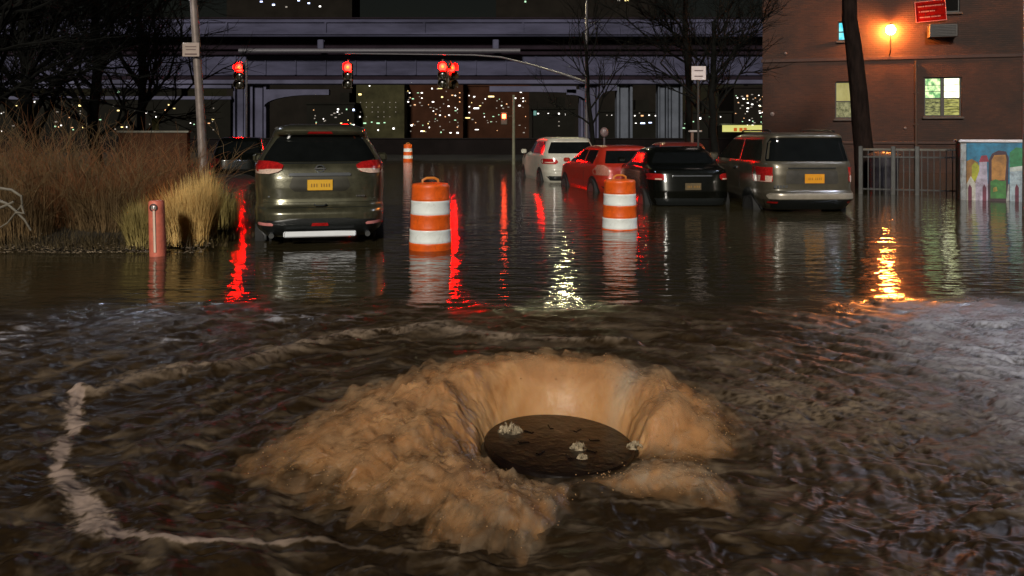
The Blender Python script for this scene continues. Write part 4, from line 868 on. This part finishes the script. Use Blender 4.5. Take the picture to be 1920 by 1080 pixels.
# ---- red hatchback
rd = mat('paint_red', (.38, .026, .012), .35, .1, var=.15, scale=6, coat=.8)
rc = Car('parked_car', 'bright red hatchback with its wheels under water beside the white crossover', 1189, 20.9, 13,
    [(-.1,.12,3.9,.80),(.08,.02,4.0,.85),(.25,.0,4.0,.865),(.33,.06,4.0,.86),(.55,.10,3.9,.86),(.64,.14,3.6,.85),(.68,.18,3.1,.84),(.74,.24,3.0,.82),(1.04,.48,2.2,.68),(1.10,.50,2.05,.64),(1.14,.62,1.9,.55),(1.16,.85,1.8,.4)], rd)
rc.rear('rear_window', [(.72,-.66,.66),(.80,-.64,.64),(1.03,-.55,.55)], glass, .008, 20)
rc.plate(0, .45, m=mat('plate_pale', (.4, .25, .06), .5))
for sg_ in (-1, 1):
    o = rc.rear('tail_light', [(.42,sg_*.62,sg_*.84),(.52,sg_*.58,sg_*.85),(.64,sg_*.64,sg_*.82),(.68,sg_*.70,sg_*.80)], mat('tail_beige', (.42, .17, .12), .2, var=.5, scale=40, coat=1), .02, 10)
    rc.side('side_window', sg_, [(.70,.75,1.40),(.85,.72,1.40),(1.04,.74,1.40)], glass, .006); rc.side('side_window', sg_, [(.70,1.48,2.85),(.85,1.48,2.6),(1.04,1.48,2.15)], glass, .006)
    rc.side('door_seam', sg_, [(.0,1.43,1.445),(.68,1.43,1.445)], blk, .002, ny=2); MB().box((sg_*.93, 2.7, .74), (.18, .1, .12), bev=.03).build('wing_mirror', rd, rc.root)
rc.rear('bumper_trim', [(.04,-.7,.7),(.16,-.78,.78)], blk, .01, 20, 4); rc.wheels(.75, 3.15, zc=.0, tr=.77, r=.32)
# ---- white crossover
wt = mat('paint_white', (.50, .48, .40), .35, 0, var=.12, scale=6, coat=.6)
wc = Car('parked_car', 'white crossover with dripping red reflections furthest left of the cars on the right', 1076, 25.4, 10,
    [(-.1,.12,4.3,.84),(.1,.02,4.4,.88),(.28,.0,4.4,.89),(.36,.07,4.4,.89),(.60,.10,4.3,.895),(.74,.13,4.0,.89),(.79,.16,3.4,.88),(.84,.20,3.2,.86),(1.24,.42,2.5,.70),(1.29,.38,2.3,.68),(1.33,.50,2.2,.60),(1.35,.8,2.0,.45)], wt)
wc.rear('rear_window', [(.86,-.72,.72),(.92,-.72,.72),(1.2,-.60,.60)], glass, .008, 20)
wc.plate(0, .5)
for sg_ in (-1, 1):
    o = wc.rear('tail_light', [(.54,sg_*.54,sg_*.86),(.60,sg_*.46,sg_*.875),(.67,sg_*.50,sg_*.87),(.70,sg_*.62,sg_*.85)], lr, .02, 12)
    wc.rear('clear_lens', [(.57,sg_*.60,sg_*.82),(.60,sg_*.60,sg_*.82)], lw, .026, 6, 3, parent=o)
    wc.side('side_window', sg_, [(.84,.60,1.9),(1.0,.62,1.9),(1.22,.75,1.9)], glass if sg_ > 0 else mat('glass_red_reflection', (.10, .008, .012), .3, var=.8, scale=14, coat=1), .006)  # red signal reflection is painted into the left window's colour
    wc.side('side_window', sg_, [(.84,1.97,3.15),(1.0,1.97,2.9),(1.22,1.97,2.5)], glass, .006)
    MB().box((sg_*.97, 2.95, .88), (.18, .1, .14), bev=.03).build('wing_mirror', wt, wc.root)
wc.rear('bumper_trim', [(.04,-.7,.7),(.18,-.8,.8)], blk, .01, 20, 4); wc.wheels(.9, 3.55, zc=.02, tr=.79)
# ---- dark red car glimpsed behind, and a black car left
rb = Car('parked_car', 'dull red car roof just showing behind the dark sedan', 1292, 26.5, 4,
    [(-.1,.1,4.0,.82),(.3,.0,4.2,.87),(.6,.05,4.1,.87),(.75,.2,3.4,.85),(1.10,.5,2.3,.70),(1.16,.6,2.1,.62),(1.18,.9,1.9,.5)], mat('paint_dull_red', (.16, .025, .02), .4, .2, coat=.5), 5)
rb.rear('rear_window', [(.78,-.66,.66),(1.06,-.56,.56)], glass, .008, 16)
for sg_ in (-1, 1):
    rb.rear('tail_light', [(.45,sg_*.6,sg_*.83),(.6,sg_*.6,sg_*.83)], lr, .02, 8, 4); rb.side('side_window', sg_, [(.78,.8,3.0),(1.08,1.0,2.3)], glass, .006)
rb.wheels(.8, 3.3, zc=0, tr=.78)
bc = Car('parked_car', 'black car half hidden between the brown shrubs and the dark green crossover', 446, 27, 13,
    [(-.1,.1,4.0,.84),(.3,.0,4.3,.88),(.62,.05,4.2,.88),(.78,.2,3.4,.86),(1.25,.6,2.4,.70),(1.32,.7,2.2,.62),(1.34,1.0,2.0,.5)], dk_, 5)
bc.rear('rear_window', [(.82,-.66,.66),(1.2,-.55,.55)], glass, .008, 16)
for sg_ in (-1, 1):
    bc.rear('tail_light', [(.5,sg_*.6,sg_*.84),(.66,sg_*.6,sg_*.84)], mat('tail_dim', (.06, .006, .006), .3), .02, 8, 4); bc.side('side_window', sg_, [(.82,.9,3.1),(1.22,1.1,2.4)], glass, .006)
bc.wheels(.8, 3.3, zc=0, tr=.78)

# ------------------------------------------------------------------ planting on the left bank
def blades(n, cx_, cy_, rx_, ry_, hmin, hmax, lean, wd, base=.0, bend=.5, dirb=None):
    vs = []; fs = []
    for _ in range(n):
        a = random.uniform(0, 6.283); q = random.random()**.6; x = cx_+rx_*q*math.cos(a); y = cy_+ry_*q*math.sin(a)
        h = random.uniform(hmin, hmax)*(1-.35*q); la = a+random.gauss(0, .7) if dirb is None else dirb+random.gauss(0, .9)
        ln = abs(random.gauss(lean, lean*.6))*h; dx, dy = math.cos(la)*ln, math.sin(la)*ln; w_ = wd*random.uniform(.6, 1.3)
        nn = 5; n0 = len(vs); px_, py_ = -math.sin(la)+.3, math.cos(la)
        for i in range(nn):
            t = i/(nn-1); zz = base+h*(t-bend*.35*t*t*ln/h); ww = w_*(1-t*.85)
            X_, Y_ = x+dx*t**1.8, y+dy*t**1.8
            vs += [(X_-px_*ww, Y_-py_*ww, zz), (X_+px_*ww, Y_+py_*ww, zz)]
            if i: fs.append((n0+2*i-2, n0+2*i-1, n0+2*i+1, n0+2*i))
    return vs, fs
straw = mat('straw_pale', (.74, .50, .18), .7, var=.35, scale=3); straw2 = mat('straw_olive', (.36, .28, .09), .7, var=.4, scale=3)
strawr = mat('straw_rust', (.44, .16, .04), .7, var=.5, scale=3); twig = mat('twig_brown', (.135, .082, .032), .8, var=.5, scale=3); twig2 = mat('twig_red', (.18, .070, .022), .8, var=.5, scale=3)
def clump(px, D, label, m, n, rx_, h0, h1, lean, wd, name='ornamental_grass', seed_r=None):
    x = WX(px, D); t = thing(name, label, 'ornamental grass' if 'grass' in name else 'shrub', (x, D, 0), group='clumps of dry grass on the bank' if 'grass' in name else 'brown shrubs on the bank')
    vs_, fs_ = blades(n, 0, 0, rx_, rx_*.6, h0, h1, lean, wd, .02); MB().add(vs_, fs_).build('blades', m, t)
    return t
clump(352, 10.9, 'brightest pale straw grass clump right of the red bollard', straw, 2600, .27, .65, 1.0, .22, .0038)
clump(322, 11.2, 'rust tipped straw grass clump directly behind the red bollard', strawr, 1500, .30, .60, .93, .25, .0040)
clump(384, 11.6, 'narrow tall straw grass clump at the right end of the bank beside the crossover', straw, 1500, .17, .75, 1.12, .16, .0036)
clump(262, 10.6, 'olive straw grass tuft left of the red bollard', straw2, 1500, .17, .40, .78, .28, .0036)
clump(405, 12.8, 'dim olive grass clump behind the pale straw at the kerb', straw2, 1200, .35, .5, .85, .25, .0045)
def shrub(px, D, r_, h, label, m, n=420, seed=0, py=None):
    rnd = random.Random(seed); x = WX(px, D); t = thing('shrub', label, 'shrub', (x, D, 0), group='brown shrubs on the bank')
    k = MB(); vs_ = []; fs_ = []
    def br(p, d, L_, rad, lev):
        pts = [p]; q = np.array(p)
        for i in range(3):
            d = d+np.array([rnd.gauss(0, .16), rnd.gauss(0, .16), rnd.gauss(.03, .1)]); d /= np.linalg.norm(d); q = q+d*L_/3; pts.append(tuple(q))
        k.tube(pts, [rad, rad*.85, rad*.7, rad*.45], 4 if lev else 5, False)
        if lev < 2:
            for _ in range(4 if lev == 0 else 3):
                j = rnd.choice((1, 2, 3)); e = d+np.array([rnd.gauss(0, .55), rnd.gauss(0, .55), rnd.gauss(.1, .3)]); e /= np.linalg.norm(e); br(pts[j], e, L_*rnd.uniform(.45, .7), rad*.55, lev+1)
    for _ in range(n//12):
        a = rnd.uniform(0, 6.28); q = rnd.random()**.5*r_*.55; e = np.array([math.cos(a)*rnd.uniform(.05, .75), math.sin(a)*rnd.uniform(.05, .5), 1.]); e /= np.linalg.norm(e)
        br((math.cos(a)*q, math.sin(a)*q*.7, 0), e, h*rnd.uniform(.45, .8), .008, 0)
    k.build('branches', m, t)
    v2, f2 = blades(n*4, 0, 0, r_*.8, r_*.55, h*.4, h*.95, .28, .0042, 0, .4); MB().add(v2, f2).build('dry_leaves', m, t)
    return t
for i, (px, D, r_, h, m_, lb) in enumerate([
    (20, 11.2, .75, 1.15, twig, 'dark brown tangled shrub at the far left edge of the bank'),
    (120, 11.8, .8, 1.22, twig2, 'reddish brown twiggy shrub left of centre on the bank'),
    (205, 11.6, .7, 1.12, twig, 'dark thorny shrub midway along the bank left of the olive tuft'),
    (235, 13.6, .9, 1.30, twig2, 'rust brown shrub behind the thorny one'),
    (70, 13.8, 1.0, 1.45, twig, 'tall brown shrub standing at the back left of the bank'),
    (300, 13.4, .8, 1.22, twig2, 'rust brown shrub behind the red bollard and straw grass'),
    (160, 15.8, 1.1, 1.5, twig, 'tall twiggy shrub rising at the back of the bank under the distant lamps'),
    (345, 15.4, .75, 1.25, twig, 'brown shrub at the foot of the leaning lamp post'),
    (-60, 12.5, 1.0, 1.5, twig, 'big brown shrub half outside the left edge'),
    (20, 17.5, 1.2, 1.65, twig2, 'high reddish shrub furthest back at the left edge')]):
    shrub(px, D, r_, h, lb, m_, 420, 100+i)
vs_, fs_ = [], []
for (cx_, cy_, rx_, ry_, n_) in ((-5.4, 10.7, 1.8, .35, 1500), (-5.6, 12.5, 2.6, 1.6, 5200), (-6.5, 17, 3.4, 3, 2600)):
    v2, f2 = blades(n_, cx_, cy_, rx_, ry_, .08, .34, .7, .004, .03, .5); o_ = len(vs_); vs_ += v2; fs_ += [tuple(q+o_ for q in f) for f in f2]
o = MB().add(vs_, fs_).build('dry_ground_grass', mat('ground_grass', (.075, .052, .020), .8, var=.5, scale=4)); tag(o, 'low tangled dry grass and stems covering the bank', 'grass', kind='stuff')
k = MB()
for _ in range(900):
    x = random.uniform(-6.6, -3.8); y = 10.22+abs(random.gauss(0, .22))+.03*math.sin(x*5); s_ = random.uniform(.008, .03); a = random.uniform(0, 6.28); z = .015+max(0, y-10.3)*.22
    k.add([(x+s_*math.cos(a), y+s_*math.sin(a), z), (x+s_*.4*math.cos(a+1.6), y+s_*.4*math.sin(a+1.6), z+s_*.5), (x-s_*math.cos(a), y-s_*math.sin(a), z), (x+s_*.4*math.cos(a-1.6), y+s_*.4*math.sin(a-1.6), z+s_*.2)], [(0, 1, 2), (0, 2, 3)])
o = k.build('shore_litter', mat('litter', (.11, .07, .035), .7, var=.8, scale=14, col2=(.34, .26, .17))); tag(o, 'dead leaves and bits washed up along the edge of the bank', 'leaf litter', kind='stuff')
t = thing('fallen_branch', 'pale bent bare branch sticking out at the left edge of the bank', 'branch', P(20, 400, 10.3))
pb = mat('pale_branch', (.17, .15, .115), .6, var=.3, scale=10)
for path in ([(-5,352),(22,356),(40,368),(42,384),(30,398),(14,418),(-6,430)], [(-4,376),(12,381),(30,396),(46,412),(58,432)], [(30,398),(45,400),(40,384)], [(-6,392),(14,384),(26,378)]):
    MB().tube([tuple(np.array(P(a, b_, 10.3+.004*i*i))-np.array(t.location)) for i, (a, b_) in enumerate(path)], [.018-.0016*i for i in range(len(path))], 7).build('limb', pb, t, True)
t = thing('brick_wall', 'low brown brick wall with a pale coping behind the shrubs', 'wall', (WX(290, 24), 24, 0), R(4))
MB().box((0, 0, WZ(249, 24)/2), (1.9, .3, WZ(249, 24)), bev=.01).build('wall_panel', mat('low_brick', (.055, .024, .012), .8, spec=.08, var=.3, scale=8), t); MB().box((0, 0, WZ(247, 24)), (2.0, .36, .06), bev=.01).build('coping', mat('coping', (.13, .12, .09), .6), t)

# ------------------------------------------------------------------ bare trees
bark = mat('bark', (.012, .007, .005), .9, var=.7, scale=4, bump=.06, bscale=3.5, spec=.1, stretch=(2.5, 2.5, .6))
barkd = mat('bark_dark', (.006, .006, .005), .9, spec=.1, var=.4, scale=5)
def tree(base, top, rad, label, m, seed, levels=4, spread=.55, nb_=9, L0=None, first=.35, rtop=.5, name='bare_tree', nsub=4, wob=.26):
    rnd = random.Random(seed); t = thing(name, label, 'tree', base); p0 = np.zeros(3); p1 = np.array(top)-np.array(base)
    pts = []; N_ = 9
    for i in range(N_+1):
        q = i/N_; pts.append(p0+(p1-p0)*q+np.array([rnd.gauss(0, rad*wob), rnd.gauss(0, rad*wob), 0])*(0 if i in (0,) else 1))
    rads = [rad*(1.25 if i == 0 else 1-(1-rtop)*i/N_) for i in range(N_+1)]
    MB().tube(pts, rads, 14).build('trunk', m, t, True)
    k = MB()
    def br(p, d, L_, r_, lev):
        P_ = [p]; q = np.array(p); n = 4
        for i in range(n):
            d = d+np.array([rnd.gauss(0, .17), rnd.gauss(0, .17), rnd.gauss(.05, .10)]); d /= np.linalg.norm(d); q = q+d*L_/n; P_.append(q.copy())
        k.tube(P_, [r_*(1-.13*i) for i in range(n+1)], 6 if lev < 2 else 4, False)
        if lev < levels:
            for _ in range(nsub):
                j = rnd.choice((1, 2, 3, 4)); e = d+np.array([rnd.gauss(0, spread), rnd.gauss(0, spread), rnd.gauss(.05, spread*.7)]); e /= np.linalg.norm(e)
                br(P_[j], e, L_*rnd.uniform(.5, .75), r_*.52, lev+1)
    Lh = L0 or np.linalg.norm(p1)*.5
    for i in range(nb_):
        q = first+(1-first)*i/(nb_-1); j = min(N_, int(q*N_)); a = rnd.uniform(0, 6.28); e = np.array([math.cos(a), math.sin(a)*.7, rnd.uniform(.5, 1.2)]); e /= np.linalg.norm(e)
        br(pts[j], e, Lh*rnd.uniform(.6, 1), rads[j]*.45, 1)
    k.build('crown', m, t)
    return t
tree((WX(1628, 22.6), 22.6, -.3), (WX(1588, 22.6), 22.6, WZ(-60, 22.6)), .27, 'thick leaning dark tree trunk in front of the brick wall', bark, 31, 3, .5, 6, 2.0, .97, .66, wob=.06)
tree((WX(1340, 27), 27, -.3), P(1335, 40, 27), .16, 'bare forked tree right of the white sign before the overpass', barkd, 12, 4, .5, 11, 2.6, .42, .4, nsub=5)
tree((WX(1292, 30), 30, -.3), P(1285, -60, 30), .15, 'slim bare tree left of the white sign before the overpass', barkd, 5, 4, .5, 11, 3.0, .5, .5, nsub=5)
tree((WX(1115, 38), 38, -.3), P(1095, 60, 38), .13, 'thin bare tree by the curved signal mast', barkd, 8, 4, .5, 9, 3.0, .35, .4)
tree((WX(60, 24), 24, -.3), P(40, -40, 24), .22, 'bare dark tree at the upper left edge', barkd, 21, 4, .6, 16, 3.6, .25, .5, nsub=5)
tree((WX(170, 27), 27, -.3), P(190, -60, 27), .20, 'bare dark tree behind the shrubs left of the leaning lamp post', barkd, 22, 4, .6, 16, 3.8, .25, .5, nsub=5)
tree((WX(268, 32), 32, -.3), P(262, -30, 32), .18, 'dark bare tree just left of the leaning lamp post', barkd, 23, 4, .6, 16, 4.0, .25, .5, nsub=5)
tree((WX(-60, 21), 21, -.3), P(-40, -60, 21), .22, 'dark tree with branches reaching in from the left edge', barkd, 24, 4, .6, 16, 3.4, .25, .5, nsub=5)
